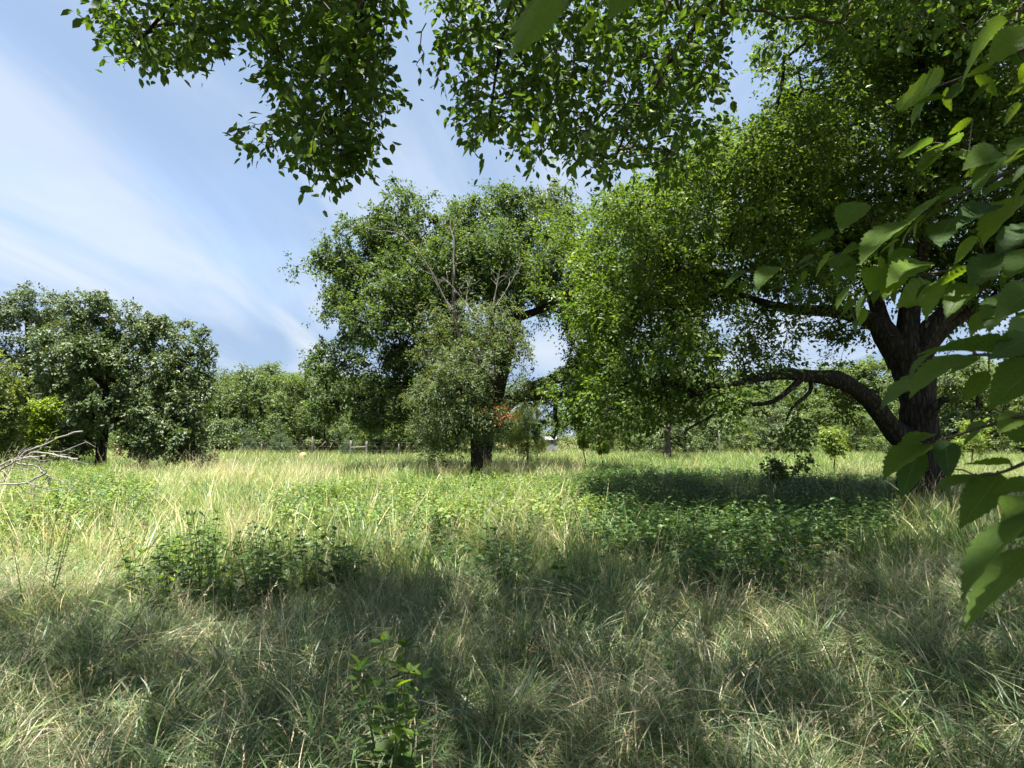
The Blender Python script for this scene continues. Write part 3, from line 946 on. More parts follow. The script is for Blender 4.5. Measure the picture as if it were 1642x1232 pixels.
# undergrowth under the tree line
cl = []
for a in np.arange(-260, 1950, 13):
    Y = rs.uniform(46, 58)
    if rs.uniform() < 0.15 and 1060 < a < 1300:
        continue
    p = P(a + rs.uniform(-10, 10), 700, Y)
    h = rs.uniform(0.8, 3.4)
    for k in range(int(3 + h * 3)):
        cl.append((p[0] + rs.normal() * .5, Y + rs.normal() * .5, rs.uniform(.2, h)))
cl = np.array(cl)
u = obj('undergrowth', foliage(cl, unit(rs.normal(size=cl.shape) + [0, -.3, .6]), np.full(len(cl), .6) * rs.uniform(.7, 1.3, len(cl)), 50, 0.17, PAL_FAR, 'quad', .6, .8, 6, .2, rs), M_LEAF, kind='stuff')
u['label'] = 'scrubby undergrowth along the foot of the far tree line'
u['category'] = 'undergrowth'

# blue-green cedars in front of the tree line
cedar = None
for i, (px, Y, h, wd, lab) in enumerate([
        (562, 45, 1.8, 1.2, 'low blue-green cedar behind the braced fence corner'),
        (610, 47, 2.9, 1.6, 'broad blue-green cedar to the side of the braced fence corner'),
        (450, 46, 2.4, 1.5, 'blue-green cedar with spiky tips beside the single pale fence post'),
        (400, 48, 2.3, 1.5, 'dark blue-green cedar at the foot of the oaks, farthest from the fence corner')]):
    b = P(px, 700, Y)
    lw = [(0, 0, h * z, wd * q * .62, wd * q * .62, h * .16) for z, q in ((.15, 1), (.3, .95), (.45, .8), (.62, .6), (.8, .38), (.93, .18))]
    tree('cedar', lab, (0, 0, 0), [limb([(0, 0, -.1, .07), (0, 0, h * .5, .05), (0, 0, h, .012)], 7)], lw, 110, 60, 0.14, 0.36, PAL_CEDAR, 'cedars by the fence', 400 + i, shape='quad', wr=.22, tip_r=.004, cat='cedar',
         trunk_sides=8, hollow=.5).location = (b[0], Y, 0)

# a far trunk standing clear of the tree line
tree('slim_tree', 'tree with a pale grey trunk in the sun beyond the meadow', P(1070, 735, 38), [pxlimb([(1070, 735, 38, 7), (1070, 712, 38, 5.4), (1071, 690, 38, 5), (1074, 660, 38, 4.5), (1080, 600, 38, 3)], 10)],
     [px_lobe(1080, 610, 38, 60, 45, 1.8), px_lobe(1040, 640, 38, 40, 30, 1.4), px_lobe(1120, 640, 38, 40, 28, 1.4)], 130, 70, 0.16, 0.6, PAL_FAR, None, 451, bark=M_BARK2, trunk_sides=10)

# ------------------------------------------------------------------ fence, posts, shed
def box(x0, x1, y0, y1, z0, z1):
    v = np.array([(x, y, z) for z in (z0, z1) for y in (y0, y1) for x in (x0, x1)], float)
    return v, np.array([(0, 2, 3, 1), (4, 5, 7, 6), (0, 1, 5, 4), (2, 6, 7, 3), (0, 4, 6, 2), (1, 3, 7, 5)])


def post_mesh(p, h, r, seed, tilt=0.0):
    pts = [p + np.array([tilt * s * h, 0, s * h - 0.2 * (s == 0)]) for s in np.linspace(0, 1, 5)]
    pts.append(pts[-1] + np.array([0, 0, 0.004]))
    return tube(pts, [r, r, r * .97, r * .95, r * .93, 0.002], 8, 0.05, seed)


YF = 44.0
fr = thing('field_fence', 'weathered wire fence with pale wooden posts and a braced corner', 'fence', None, tuple(P(577, 700, YF) * [1, 1, 0]))
fo = np.array(fr.location)
for i, (px, h, r) in enumerate([(563, 1.34, .075), (588, 1.36, .085), (501, 1.62, .045), (300, 1.1, .04), (700, 1.05, .04), (420, 1.1, .04), (640, 1.1, .04)]):
    p = P(px, 700, YF)
    p[2] = 0
    V, q = post_mesh(p - fo, h, r, 500 + i, 0.01 * (i % 3 - 1))
    obj('post', mesh_from('post', V, None, q, True), M_POST, fr)
V, q = tube([P(563, 718, YF) - fo + [0, -.03, 0], P(576, 717.5, YF) - fo + [0, -.03, 0], P(588, 717, YF) - fo + [0, -.03, 0]], [.05, .05, .05], 8, .03, 3)
obj('brace_rail', mesh_from('rail', V, None, q, True), M_POST, fr)
M_WIRE = plain_mat('galvanised_wire', (0.22, 0.22, 0.22), (0.35, 0.35, 0.34), 40, 0.5)
for z in (.35, .65, .95, 1.2):
    x0, x1 = P(300, 700, YF)[0], P(700, 700, YF)[0]
    V, q = tube([(x0 - fo[0], -.09, z), ((x0 + x1) / 2 - fo[0], -.09, z - .02), (x1 - fo[0], -.09, z)], [.0015] * 3, 5)
    obj('wire', mesh_from('wire', V, None, q, True), M_WIRE, fr)
pp = P(1153, 700, 40)
pp[2] = 0
V, q = post_mesh(np.zeros(3), 2.0, .055, 520, .01)
po = obj('bare_post', mesh_from('post', V, None, q, True), M_POST)
po.location = pp
tag(po, 'tall thin pale post standing alone before the dark far trees', 'post')

YS = 52
sb = P(884, 700, YS)
sh = thing('shed', 'pale grey metal shed glimpsed through a gap in the trees', 'shed', None, (sb[0], YS, 0))
M_SHED = plain_mat('pale_metal', (0.16, 0.17, 0.185), (0.22, 0.23, 0.25), 3, .6)
M_ROOF = plain_mat('grey_roof', (0.12, 0.12, 0.125), (0.17, 0.17, 0.175), 3, .6)
V, q = box(-.45, .45, 0, 1.6, 0, 1.35)
obj('wall', mesh_from('wall', V, None, q), M_SHED, sh)
v = np.array([(-.52, -.12, 1.34), (.52, -.12, 1.34), (.52, 1.72, 1.34), (-.52, 1.72, 1.34), (-.52, .8, 1.6), (.52, .8, 1.6)], float)
obj('roof', mesh_from('roof', v, np.array([(0, 4, 3), (1, 2, 5)]), np.array([(0, 1, 5, 4), (2, 3, 4, 5), (0, 3, 2, 1)])), M_ROOF, sh)
V, q = box(-.2, .2, -.03, -.003, 0, 1.15)
obj('door', mesh_from('door', V, None, q), M_ROOF, sh)
# tan mound by the fence post
mb = P(487, 700, 42)
a1, a2 = np.meshgrid(np.linspace(0, np.pi / 2, 7), np.linspace(0, 2 * np.pi, 14, endpoint=False), indexing='ij')
bump = 1 + .12 * np.sin(a2 * 3 + a1 * 4) + .06 * rs.normal(size=a1.shape)
mv = np.stack([.34 * np.sin(a1) * np.cos(a2) * bump, .3 * np.sin(a1) * np.sin(a2) * bump, .30 * np.cos(a1) * bump + .48], -1).reshape(-1, 3)
mv[-14:, 2] = -.05
mq = [(i * 14 + k, (i + 1) * 14 + k, (i + 1) * 14 + (k + 1) % 14, i * 14 + (k + 1) % 14) for i in range(6) for k in range(14)]
mo = obj('straw_mound', mesh_from('mound', mv, None, np.array(mq), True), plain_mat('straw', (0.2, 0.13, 0.06), (0.32, 0.22, 0.11), 14))
mo.location = (mb[0], 42, -.16)
mo.scale = (.8, .8, .9)
tag(mo, 'small sandy-coloured mound by the single pale fence post', 'mound')

# ------------------------------------------------------------------ grass prototypes (not linked to the scene; scattered below)
GREENS = np.array([(0.115, 0.190, 0.066), (0.140, 0.222, 0.072), (0.160, 0.220, 0.110), (0.122, 0.188, 0.100), (0.185, 0.26, 0.075)])
STRAWS = np.array([(0.50, 0.445, 0.29), (0.42, 0.375, 0.24), (0.57, 0.52, 0.37), (0.36, 0.30, 0.20), (0.47, 0.44, 0.31)])


def blade(r_, base, az, h, lean, curl, wd, col, segs=5):
    """ribbon; lean = horizontal reach factor, curl = how far the tip falls"""
    s = np.linspace(0, 1, segs + 1)
    d = np.array([math.cos(az), math.sin(az), 0])
    x = lean * h * (s ** 1.6)
    z = h * (s - curl * s ** 2.6)
    kx = np.cumsum(r_.normal(size=segs + 1) * 0.012 * h)
    sidev = np.array([-d[1], d[0], 0])
    c = base + x[:, None] * d + np.outer(z, [0, 0, 1]) + kx[:, None] * sidev
    tw = r_.uniform(0, 3.14)
    sv = sidev * math.cos(tw) + d * math.sin(tw) * .7
    ww = wd * (1 - s ** 2.2) * .5 + wd * .04
    A, B = c - sv * ww[:, None], c + sv * ww[:, None]
    V = np.empty((2 * (segs + 1), 3))
    V[0::2], V[1::2] = A, B
    q = [(2 * i, 2 * i + 1, 2 * i + 3, 2 * i + 2) for i in range(segs)]
    fade = np.repeat(.8 + .3 * s, 2)[:, None]
    return V, q, np.clip(np.asarray(col)[None] * np.ones_like(fade), 0, 1)


def tuft(name, n, h, spread, lean, curl, wd, straw, seed, stalks=0, dirbias=None, head=True, segs=5):
    warm = np.array([1.0, 1.0, 1.0]) if segs == 5 else np.array([.98, 1.04, .72])     # same grass; the open meadow's sunlight is put in as a yellower blade colour
    r_ = np.random.default_rng(seed)
    A = Acc()
    for i in range(n):
        rr = spread * math.sqrt(r_.uniform())
        a = r_.uniform(0, 6.28)
        base = np.array([rr * math.cos(a), rr * math.sin(a), -0.02])
        az = a + r_.normal() * .8 if dirbias is None else dirbias + r_.normal() * .6
        col = STRAWS[r_.integers(5)] if r_.uniform() < straw else GREENS[r_.integers(5)]
        col = col * r_.uniform(.7, 1.2) * warm
        V, q, c_ = blade(r_, base, az, h * r_.uniform(.55, 1.15), lean * r_.uniform(.3, 1.4), curl * r_.uniform(.4, 1.3), wd * r_.uniform(.6, 1.3), col, segs)
        A.add(V, q, None, c_)
    for i in range(stalks):
        a = r_.uniform(0, 6.28)
        base = np.array([spread * math.cos(a) * .6, spread * math.sin(a) * .6, 0])
        hh = h * r_.uniform(1.1, 1.7)
        col = STRAWS[r_.integers(5)] * r_.uniform(.9, 1.3)
        V, q, c_ = blade(r_, base, a + r_.normal(), hh, r_.uniform(.1, .5), .05, wd * .6, col, segs)
        A.add(V, q, None, c_)
        if head:
            tip = (V[-1] + V[-2]) / 2
            dd = unit(tip - (V[-5] + V[-6]) / 2)
            for k in range(9):
                p0 = tip - dd * 0.015 * k
                e = unit(dd + r_.normal(size=3) * .55) * r_.uniform(.012, .03)
                sv = unit(np.cross(e, r_.normal(size=3))) * .0022
                A.add(np.array([p0 - sv, p0 + sv, p0 + e]), None, [(0, 1, 2)], col)
    me = A.mesh(name, False)
    me.materials.append(M_GRASS)
    return bpy.data.objects.new(name, me)


def sward(name, tufts, k, radius, seed, tilt=.16):
    """a patch of turf: k of the given tufts merged over a disc"""
    r_ = np.random.default_rng(seed)
    A = Acc()
    for i in range(k):
        me = tufts[r_.integers(len(tufts))].data
        nv = len(me.vertices)
        v = np.empty(nv * 3, np.float32)
        me.vertices.foreach_get('co', v)
        v = v.reshape(-1, 3)
        c_ = np.empty(nv * 4, np.float32)
        me.attributes['tint'].data.foreach_get('color', c_)
        c_ = c_.reshape(-1, 4)[:, :3]
        a, s_, sz = r_.uniform(0, 6.28), r_.uniform(.7, 1.2), r_.uniform(.75, 1.15)
        tx, ty = r_.normal(size=2) * tilt
        v = v * [s_, s_, s_ * sz]
        v = v @ np.array([[math.cos(a), math.sin(a), 0], [-math.sin(a), math.cos(a), 0], [0, 0, 1]])
        v = v + np.stack([v[:, 2] * tx, v[:, 2] * ty, 0 * v[:, 2]], 1)
        rr, b = radius * math.sqrt(r_.uniform()), r_.uniform(0, 6.28)
        v = v + [rr * math.cos(b), rr * math.sin(b), 0]
        q, t = [], []
        for p_ in me.polygons:
            (q if len(p_.vertices) == 4 else t).append(tuple(p_.vertices))
        A.add(v, q, t, c_ * r_.uniform(.85, 1.12))
    me = A.mesh(name, False)
    me.materials.append(M_GRASS)
    return bpy.data.objects.new(name, me)


def weed_proto(name, seed, h=.5, pairs=7, ll=.085, pal=((0.045, 0.10, 0.03), (0.09, 0.16, 0.045)), mat=M_WEED, lean=.15, wr=.6):
    r_ = np.random.default_rng(seed)
    A = Acc()
    az0 = r_.uniform(0, 6.28)
    sx = np.array([(lean * s * s * h * math.cos(az0), lean * s * s * h * math.sin(az0), s * h - .02) for s in np.linspace(0, 1, 6)])
    V, q = tube(sx, np.linspace(.004, .002, 6), 4)
    A.add(V, q, None, (0.09, 0.12, 0.04))
    pos, ax, nr, ln = [], [], [], []
    for k in range(pairs):
        s = .25 + .75 * (k + .5) / pairs
        c_ = np.array([np.interp(s, np.linspace(0, 1, 6), sx[:, i]) for i in range(3)])
        for j in range(2 + (k == pairs - 1)):
            a = az0 + k * 1.57 + j * 3.14 + r_.normal() * .3
            el = r_.uniform(-.15, .55)
            d = np.array([math.cos(a) * math.cos(el), math.sin(a) * math.cos(el), math.sin(el)])
            pos.append(c_ + d * .012)
            ax.append(d)
            nr.append(np.array([-d[0] * .5, -d[1] * .5, 1]) + r_.normal(size=3) * .25)
            ln.append(ll * r_.uniform(.65, 1.2) * (1.05 - .45 * abs(s - .55)))
    V, T, k = leaves_geo(np.array(pos), np.array(ax), np.array(nr), np.array(ln), wr, 'hex', .25, .25)
    cl_ = r_.uniform(size=(len(pos), 1))
    A.add(V, None, T, np.repeat(np.array(pal[0]) * (1 - cl_) + np.array(pal[1]) * cl_, k, 0))
    me = A.mesh(name, False)
    me.materials.append(mat)
    return bpy.data.objects.new(name, me)


def scatter(name, label, cat, pts, rot, scl, idx, protos_):
    me = bpy.data.meshes.new(name)
    me.vertices.add(len(pts))
    me.vertices.foreach_set('co', np.asarray(pts, np.float32).ravel())
    for nm, dt, arr in (('rot', 'FLOAT_VECTOR', rot), ('scl', 'FLOAT_VECTOR', scl)):
        a = me.attributes.new(nm, dt, 'POINT')
        a.data.foreach_set('vector', np.asarray(arr, np.float32).ravel())
    a = me.attributes.new('pick', 'INT', 'POINT')
    a.data.foreach_set('value', np.asarray(idx, np.int32))
    me.update()
    coll = bpy.data.collections.new(name + '_kinds')
    for o in protos_:
        coll.objects.link(o)
    o = bpy.data.objects.new(name, me)
    C.objects.link(o)
    ng = bpy.data.node_groups.new(name, 'GeometryNodeTree')
    ng.interface.new_socket('Geometry', in_out='INPUT', socket_type='NodeSocketGeometry')
    ng.interface.new_socket('Geometry', in_out='OUTPUT', socket_type='NodeSocketGeometry')
    gi, go = ng.nodes.new('NodeGroupInput'), ng.nodes.new('NodeGroupOutput')
    ci = ng.nodes.new('GeometryNodeCollectionInfo')
    ci.inputs['Collection'].default_value = coll
    ci.inputs['Separate Children'].default_value = True
    ci.inputs['Reset Children'].default_value = True
    ip = ng.nodes.new('GeometryNodeInstanceOnPoints')
    ip.inputs['Pick Instance'].default_value = True

    def na(nm, dt):
        n_ = ng.nodes.new('GeometryNodeInputNamedAttribute')
        n_.data_type = dt
        n_.inputs['Name'].default_value = nm
        return n_.outputs['Attribute']
    ng.links.new(gi.outputs[0], ip.inputs['Points'])
    ng.links.new(ci.outputs[0], ip.inputs['Instance'])
    ng.links.new(na('pick', 'INT'), ip.inputs['Instance Index'])
    ng.links.new(na('rot', 'FLOAT_VECTOR'), ip.inputs['Rotation'])
    ng.links.new(na('scl', 'FLOAT_VECTOR'), ip.inputs['Scale'])
    ng.links.new(ip.outputs[0], go.inputs[0])
    md = o.modifiers.new('scatter', 'NODES')
    md.node_group = ng
    o['kind'] = 'stuff'
    o['label'] = label
    o['category'] = cat
    return o


def wedge(y0, y1, dens, rs, margin=1.25, extra=1.5):
    """points in the camera's view wedge between two distances"""
    wmax = y1 * .83 * margin + extra
    n = int((y1 - y0) * 2 * wmax * dens)
    x = rs.uniform(-wmax, wmax, n)
    y = rs.uniform(y0, y1, n)
    k = np.abs(x) < y * .83 * margin + extra
    x, y = x[k], y[k]
    return np.stack([x, y, ground_z(x, y)], 1)


def patch(x, y, sc, ph):
    return (np.sin(x * sc + ph) * np.cos(y * sc * .9 + ph * 2) + .6 * np.sin(x * sc * 2.3 + y * sc * 1.7 + ph) + .4 * np.sin(x * sc * 4.1 - y * sc * 3.3 + ph * 3)) / 2 * .5 + .5


def spin(n, rs, tilt=.12):
    return np.stack([rs.normal(size=n) * tilt, rs.normal(size=n) * tilt, rs.uniform(0, 6.28, n)], 1)


rs = np.random.default_rng(600)
# zones in photo space, read off the tops of the plants
WZ_SHADE = [(865, 768), (1000, 752), (1180, 756), (1430, 768), (1450, 800), (1420, 840), (1330, 870), (1220, 915), (1120, 905), (1060, 865), (960, 860), (890, 825)]
WZ_SUN = [(560, 770), (740, 765), (870, 762), (1000, 800), (960, 830), (860, 838), (720, 822), (560, 835), (420, 815), (440, 785)]
WZ_LEFT = [(0, 742), (150, 742), (240, 762), (250, 800), (100, 830), (0, 840)]


WZ_CLUMP = [(195, 890), (240, 870), (430, 868), (600, 862), (640, 880), (590, 915), (420, 930), (225, 930)]


def in_zone(p, poly, z=.42):
    q = proj(p + np.array([0, 0, z]))
    return inpoly(q, poly)


# near grass
near = [tuft('tuft_a', 26, .46, .12, 1.0, .52, .0075, .15, 1), tuft('tuft_b', 26, .50, .14, 1.2, .62, .0065, .28, 2), tuft('tuft_c', 26, .42, .14, 1.35, .66, .0060, .45, 3),
        tuft('tuft_d', 22, .56, .10, .75, .40, .0090, .07, 4), tuft('tuft_e', 26, .50, .15, 1.5, .70, .0060, .22, 5, dirbias=.5), tuft('tuft_f', 20, .42, .13, 1.0, .55, .0045, .7, 6, stalks=4),
        tuft('tuft_g', 14, .48, .11, 1.0, .52, .0170, .02, 7), tuft('tuft_h', 24, .34, .15, 1.3, .66, .0055, .45, 8, stalks=2)]
T_ = near
near = [sward('near_a', [T_[0], T_[3], T_[0], T_[4], T_[6]], 14, .5, 1), sward('near_b', [T_[0], T_[3], T_[4], T_[1]], 14, .5, 2), sward('near_c', [T_[0], T_[1], T_[4], T_[7], T_[1]], 14, .5, 3),
        sward('near_d', [T_[1], T_[4], T_[7], T_[0]], 14, .5, 4), sward('near_e', [T_[2], T_[5], T_[1], T_[7]], 14, .5, 5), sward('near_f', [T_[2], T_[1], T_[5], T_[0]], 14, .5, 6), sward('near_g', [T_[6], T_[0], T_[7]], 12, .5, 7)]
p = wedge(.9, 7.5, 6.6, rs, 1.12, .8)
n = len(p)
st = patch(p[:, 0], p[:, 1], .9, 1.3) + rs.normal(size=n) * .22
pick = np.where(st < .36, rs.choice([0, 1, 6], n), np.where(st < .64, rs.choice([2, 3, 1], n), rs.choice([4, 5, 3], n)))
hsc = (.72 + .45 * patch(p[:, 0], p[:, 1], 1.6, 4.0)) * rs.uniform(.85, 1.15, n)
hsc *= np.clip((np.linalg.norm(p[:, :2], axis=1) - .4) / 1.6, .35, 1)
k = ~(in_zone(p, WZ_SHADE) & (rs.uniform(size=n) < .7))
fw = P(630, 1130, 2.75)
near_fw = np.hypot(p[:, 0] - fw[0], p[:, 1] - fw[1]) < .45
toward = (np.abs(p[:, 0] - fw[0] * p[:, 1] / fw[1]) < .16) & (p[:, 1] < fw[1]) & (p[:, 1] > 1.5)
hsc = np.where(near_fw | toward, hsc * .6, hsc)
zc = in_zone(p, [(200, 870), (600, 860), (600, 960), (200, 980)], .3)
hsc = np.where(zc, hsc * .72, hsc)
scatter('near_grass', 'long lodged grass, green mixed with straw, in the shade at the photographer\'s feet', 'grass', p[k], spin(n, rs, .2)[k], np.stack([hsc, hsc, hsc * .92], 1)[k], pick[k], near)

# middle of the meadow
mid = [tuft('mid_a', 24, .60, .18, .60, .32, .011, .07, 11, segs=4), tuft('mid_b', 24, .56, .2, .8, .42, .011, .15, 12, segs=4), tuft('mid_c', 20, .54, .2, .65, .32, .011, .36, 13, stalks=5, segs=4),
       tuft('mid_d', 24, .64, .16, .45, .22, .012, .08, 14, segs=4), tuft('mid_e', 12, .72, .1, .5, .15, .009, .9, 15, stalks=6, segs=4)]
T_ = mid
mid = [sward('mid_f', [T_[0], T_[3], T_[0]], 12, .8, 11, .1), sward('mid_g', [T_[0], T_[3], T_[1]], 12, .8, 12, .1), sward('mid_h', [T_[0], T_[1], T_[1]], 12, .8, 13, .1), sward('mid_i', [T_[1], T_[0], T_[4]], 12, .8, 14, .1),
       sward('mid_j', [T_[2], T_[1], T_[4]], 12, .8, 15, .1), sward('mid_k', [T_[2], T_[1], T_[0]], 12, .8, 16, .1)]
p = wedge(7.0, 24, 2.1, rs, 1.12, 1)
n = len(p)
st = patch(p[:, 0], p[:, 1], .35, 2.2) + rs.normal(size=n) * .2
pick = np.where(st < .40, rs.choice([0, 1], n), np.where(st < .68, rs.choice([2, 3, 1], n), rs.choice([4, 5], n)))
k = ~((in_zone(p, WZ_SHADE) | in_zone(p, WZ_LEFT)) & (rs.uniform(size=n) < .85)) & ~(in_zone(p, WZ_SUN) & (rs.uniform(size=n) < .4))
s = rs.uniform(.75, 1.2, n)
scatter('meadow_grass', 'tall sunlit meadow grass, yellow-green with straw stems, in the middle distance', 'grass', p[k], spin(n, rs, .14)[k], np.stack([s, s, s], 1)[k], pick[k], mid)

far = [tuft('far_a', 26, .58, .35, .5, .25, .020, .12, 21, segs=3), tuft('far_b', 26, .60, .35, .55, .28, .020, .2, 22, segs=3), tuft('far_c', 24, .66, .32, .4, .12, .016, .62, 23, segs=3),
       tuft('far_d', 26, .62, .3, .4, .18, .020, .05, 24, segs=3)]
T_ = far
far = [sward('far_e', [T_[0], T_[3]], 10, 1.3, 21, .08), sward('far_f', [T_[0], T_[3], T_[1]], 10, 1.3, 22, .08), sward('far_g', [T_[0], T_[1]], 10, 1.3, 23, .08), sward('far_h', [T_[2], T_[1], T_[2]], 10, 1.3, 24, .08)]
p = wedge(23, 60, .75, rs, 1.08, 1)
n = len(p)
st = patch(p[:, 0], p[:, 1], .22, 3.7) + rs.normal(size=n) * .16 + np.clip((p[:, 1] - 38) / 12, 0, .35)
pick = np.where(st < .42, rs.choice([0, 1], n), np.where(st < .74, rs.choice([1, 2], n), rs.choice([3, 2, 3], n)))
s = rs.uniform(.75, 1.2, n)
scatter('far_grass', 'pale meadow grass with dry seed heads along the far side of the field', 'grass', p, spin(n, rs, .1), np.stack([s, s, s], 1), pick, far)

# broadleaf ground cover
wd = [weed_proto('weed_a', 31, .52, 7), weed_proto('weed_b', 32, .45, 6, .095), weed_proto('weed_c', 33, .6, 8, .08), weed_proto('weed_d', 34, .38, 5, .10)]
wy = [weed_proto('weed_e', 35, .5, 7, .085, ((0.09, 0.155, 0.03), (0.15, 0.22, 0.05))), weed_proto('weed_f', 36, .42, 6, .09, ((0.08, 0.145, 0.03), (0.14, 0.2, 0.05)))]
p = wedge(5, 26, 40, rs, 1.15, 1)
a = in_zone(p, WZ_SHADE)
a |= in_zone(p, WZ_CLUMP, .3) & (rs.uniform(size=len(p)) < .45)
b = in_zone(p, WZ_SUN) | in_zone(p, WZ_LEFT)
c = ~(a | b) & (p[:, 1] < 14) & (patch(p[:, 0], p[:, 1], .8, 5.1) > .74) & (rs.uniform(size=len(p)) < .5)
k = a | b | c
p, b = p[k], b[k]
n = len(p)
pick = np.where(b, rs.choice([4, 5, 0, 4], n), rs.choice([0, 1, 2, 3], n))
s = rs.uniform(.7, 1.3, n)
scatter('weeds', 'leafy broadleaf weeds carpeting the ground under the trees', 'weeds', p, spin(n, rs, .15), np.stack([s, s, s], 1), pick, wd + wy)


# ------------------------------------------------------------------ single weed plants that stand out
def leaf_shape(kind, seed=0):
    """shared mesh of one serrated leaf, unit length along +X, normal +Z"""
    r_ = np.random.default_rng(seed)
    st = 22
    us = np.linspace(0, 1, st + 1)
    V, UV = [], []
    wr = {'elm': .26, 'narrow': .16, 'oval': .33}[kind]
    arch = r_.uniform(-.02, .26)
    fold = r_.uniform(.05, .42)
    twist = r_.uniform(-.45, .45)
    wave = r_.uniform(.006, .02)
    bend = r_.uniform(-.10, .10)
    for i, u_ in enumerate(us):
        prof = (u_ ** .68) * ((1 - u_) ** 1.12) / .335 if 0 < u_ < 1 else 0.0
        prof = min(prof, 1.0) * .97
        hw = wr * prof
        for s in (-1, 0, 1):
            tooth = (1.0 + (.07 if i % 2 else -.05)) if 0 < i < st else 1
            uu = u_ + (.016 if (i % 2 and s) else 0)
            y_ = s * hw * tooth
            z_ = -arch * u_ * u_ + abs(y_) * fold + (wave * math.sin(i * 1.9 + s) if s else 0)
            z_ += twist * u_ * y_
            V.append((uu, y_ + bend * u_ * u_, z_))
            UV.append((u_, s * 1.0))
    q = []
    for i in range(st):
        b_ = i * 3
        q += [(b_, b_ + 3, b_ + 4, b_ + 1), (b_ + 1, b_ + 4, b_ + 5, b_ + 2)]
    me = mesh_from('leaf', np.array(V), None, np.array(q), True, None, np.array(UV))
    me.materials.append(M_BIG)
    return me


LEAF_ELM = [leaf_shape('elm', i) for i in range(8)]
LEAF_OVAL = [leaf_shape('oval', 10 + i) for i in range(3)]
LEAF_NARROW = [leaf_shape('narrow', 20 + i) for i in range(3)]


def put_leaf(parent, me, pos, axis, nrm, length, wscale=1.0):
    axis = unit(np.asarray(axis, float))
    side = unit(np.cross(nrm, axis))
    n_ = np.cross(axis, side)
    o = bpy.data.objects.new('leaf', me)
    C.objects.link(o)
    o.parent = parent
    m = Matrix(((axis[0] * length, side[0] * length * wscale, n_[0] * length, pos[0]), (axis[1] * length, side[1] * length * wscale, n_[1] * length, pos[1]), (axis[2] * length, side[2] * length * wscale, n_[2] * length, pos[2]), (0, 0, 0, 1)))
    o.matrix_local = m
    return o


M_STEM = plain_mat('green_stem', (0.07, 0.10, 0.035), (0.11, 0.13, 0.05), 20)


def weed_plant(label, px, py, Y, h, stems, pairs, ll, seed, shapes, group=None, spread=.1, name='weed_plant'):
    r_ = np.random.default_rng(seed)
    b_ = P(px, py, Y)
    b_[2] = ground_z(b_[0], b_[1])
    t_ = thing(name, label, 'weed', group, tuple(b_))
    for s_ in range(stems):
        a0 = r_.uniform(0, 6.28)
        e = np.array([math.cos(a0) * spread * 1.8, math.sin(a0) * spread * 1.8, h * r_.uniform(.75, 1.05)])
        s0 = np.array([math.cos(a0), math.sin(a0), 0]) * spread * .4
        path = smooth_path([s0, s0 * .6 + e * .4 + r_.normal(size=3) * .02, e], 8)
        V, q = tube(path, np.linspace(.005, .002, 8), 5)
        obj('stem', mesh_from('stem', V, None, q, True), M_STEM, t_)
        for k_ in range(pairs):
            f = .22 + .78 * (k_ + .4) / pairs
            c_ = path[int(f * 7)] * (1 - (f * 7) % 1) + path[min(7, int(f * 7) + 1)] * ((f * 7) % 1)
            for j in range(2 + 2 * (k_ == pairs - 1)):
                a = a0 + k_ * 1.4 + j * (3.14 if k_ < pairs - 1 else 1.57) + r_.normal() * .25
                el = r_.uniform(-.4, .35) + (.5 if k_ == pairs - 1 else 0)
                d = np.array([math.cos(a) * math.cos(el), math.sin(a) * math.cos(el), math.sin(el)])
                put_leaf(t_, shapes[r_.integers(len(shapes))], c_ + d * .01, d, np.array([-d[0] * .4, -d[1] * .4, 1]) + r_.normal(size=3) * .2, ll * r_.uniform(.6, 1.15) * (1.1 - .5 * f))
    return t_


weed_plant('bushy broad-leaved weed growing alone out of the shaded foreground grass', 630, 1130, 2.75, .78, 10, 11, .105, 700, LEAF_OVAL[:2] + LEAF_ELM[:3], spread=.085)
wl = [(235, 905, 6.0, .62), (285, 900, 6.2, .70), (325, 905, 6.1, .95), (352, 900, 6.0, .78), (408, 900, 6.3, .80), (445, 905, 6.3, .5), (500, 895, 6.6, .78), (265, 925, 5.6, .5), (540, 890, 6.8, .6), (380, 925, 5.7, .5)]
for i, (a, b, Y, h) in enumerate(wl):
    weed_plant('tall leafy weed in the clump on the edge between shade and sunny grass', a, b, Y, h * .95, 5, 10, .11, 710 + i, LEAF_NARROW if i in (2, 3, 4) else LEAF_OVAL, 'clump of leafy weeds at the shade edge', spread=.09)
for i, (a, b, Y, h, lab) in enumerate([
        (1165, 900, 6.3, .72, 'leafy green weed bush rising above the grass under the spreading tree'),
        (1280, 905, 6.4, .40, 'weed with pale leaves catching a fleck of sunlight'),
        (1115, 870, 7.4, .55, 'leafy weed at the near rim of the shaded weed carpet'),
        (1440, 880, 7.2, .45, 'low weed in the grass below the thick trunk')]):
    weed_plant(lab, a, b, Y, h, 4, 6, .10, 730 + i, LEAF_OVAL, None, spread=.11)
# wispy twiggy weed at the edge
sw = weed_plant('wispy thin-stemmed weed with sparse narrow leaves beside the bleached brush', 60, 930, 5.4, 1.0, 5, 14, .075, 750, LEAF_NARROW, None, spread=.13, name='wispy_weed')

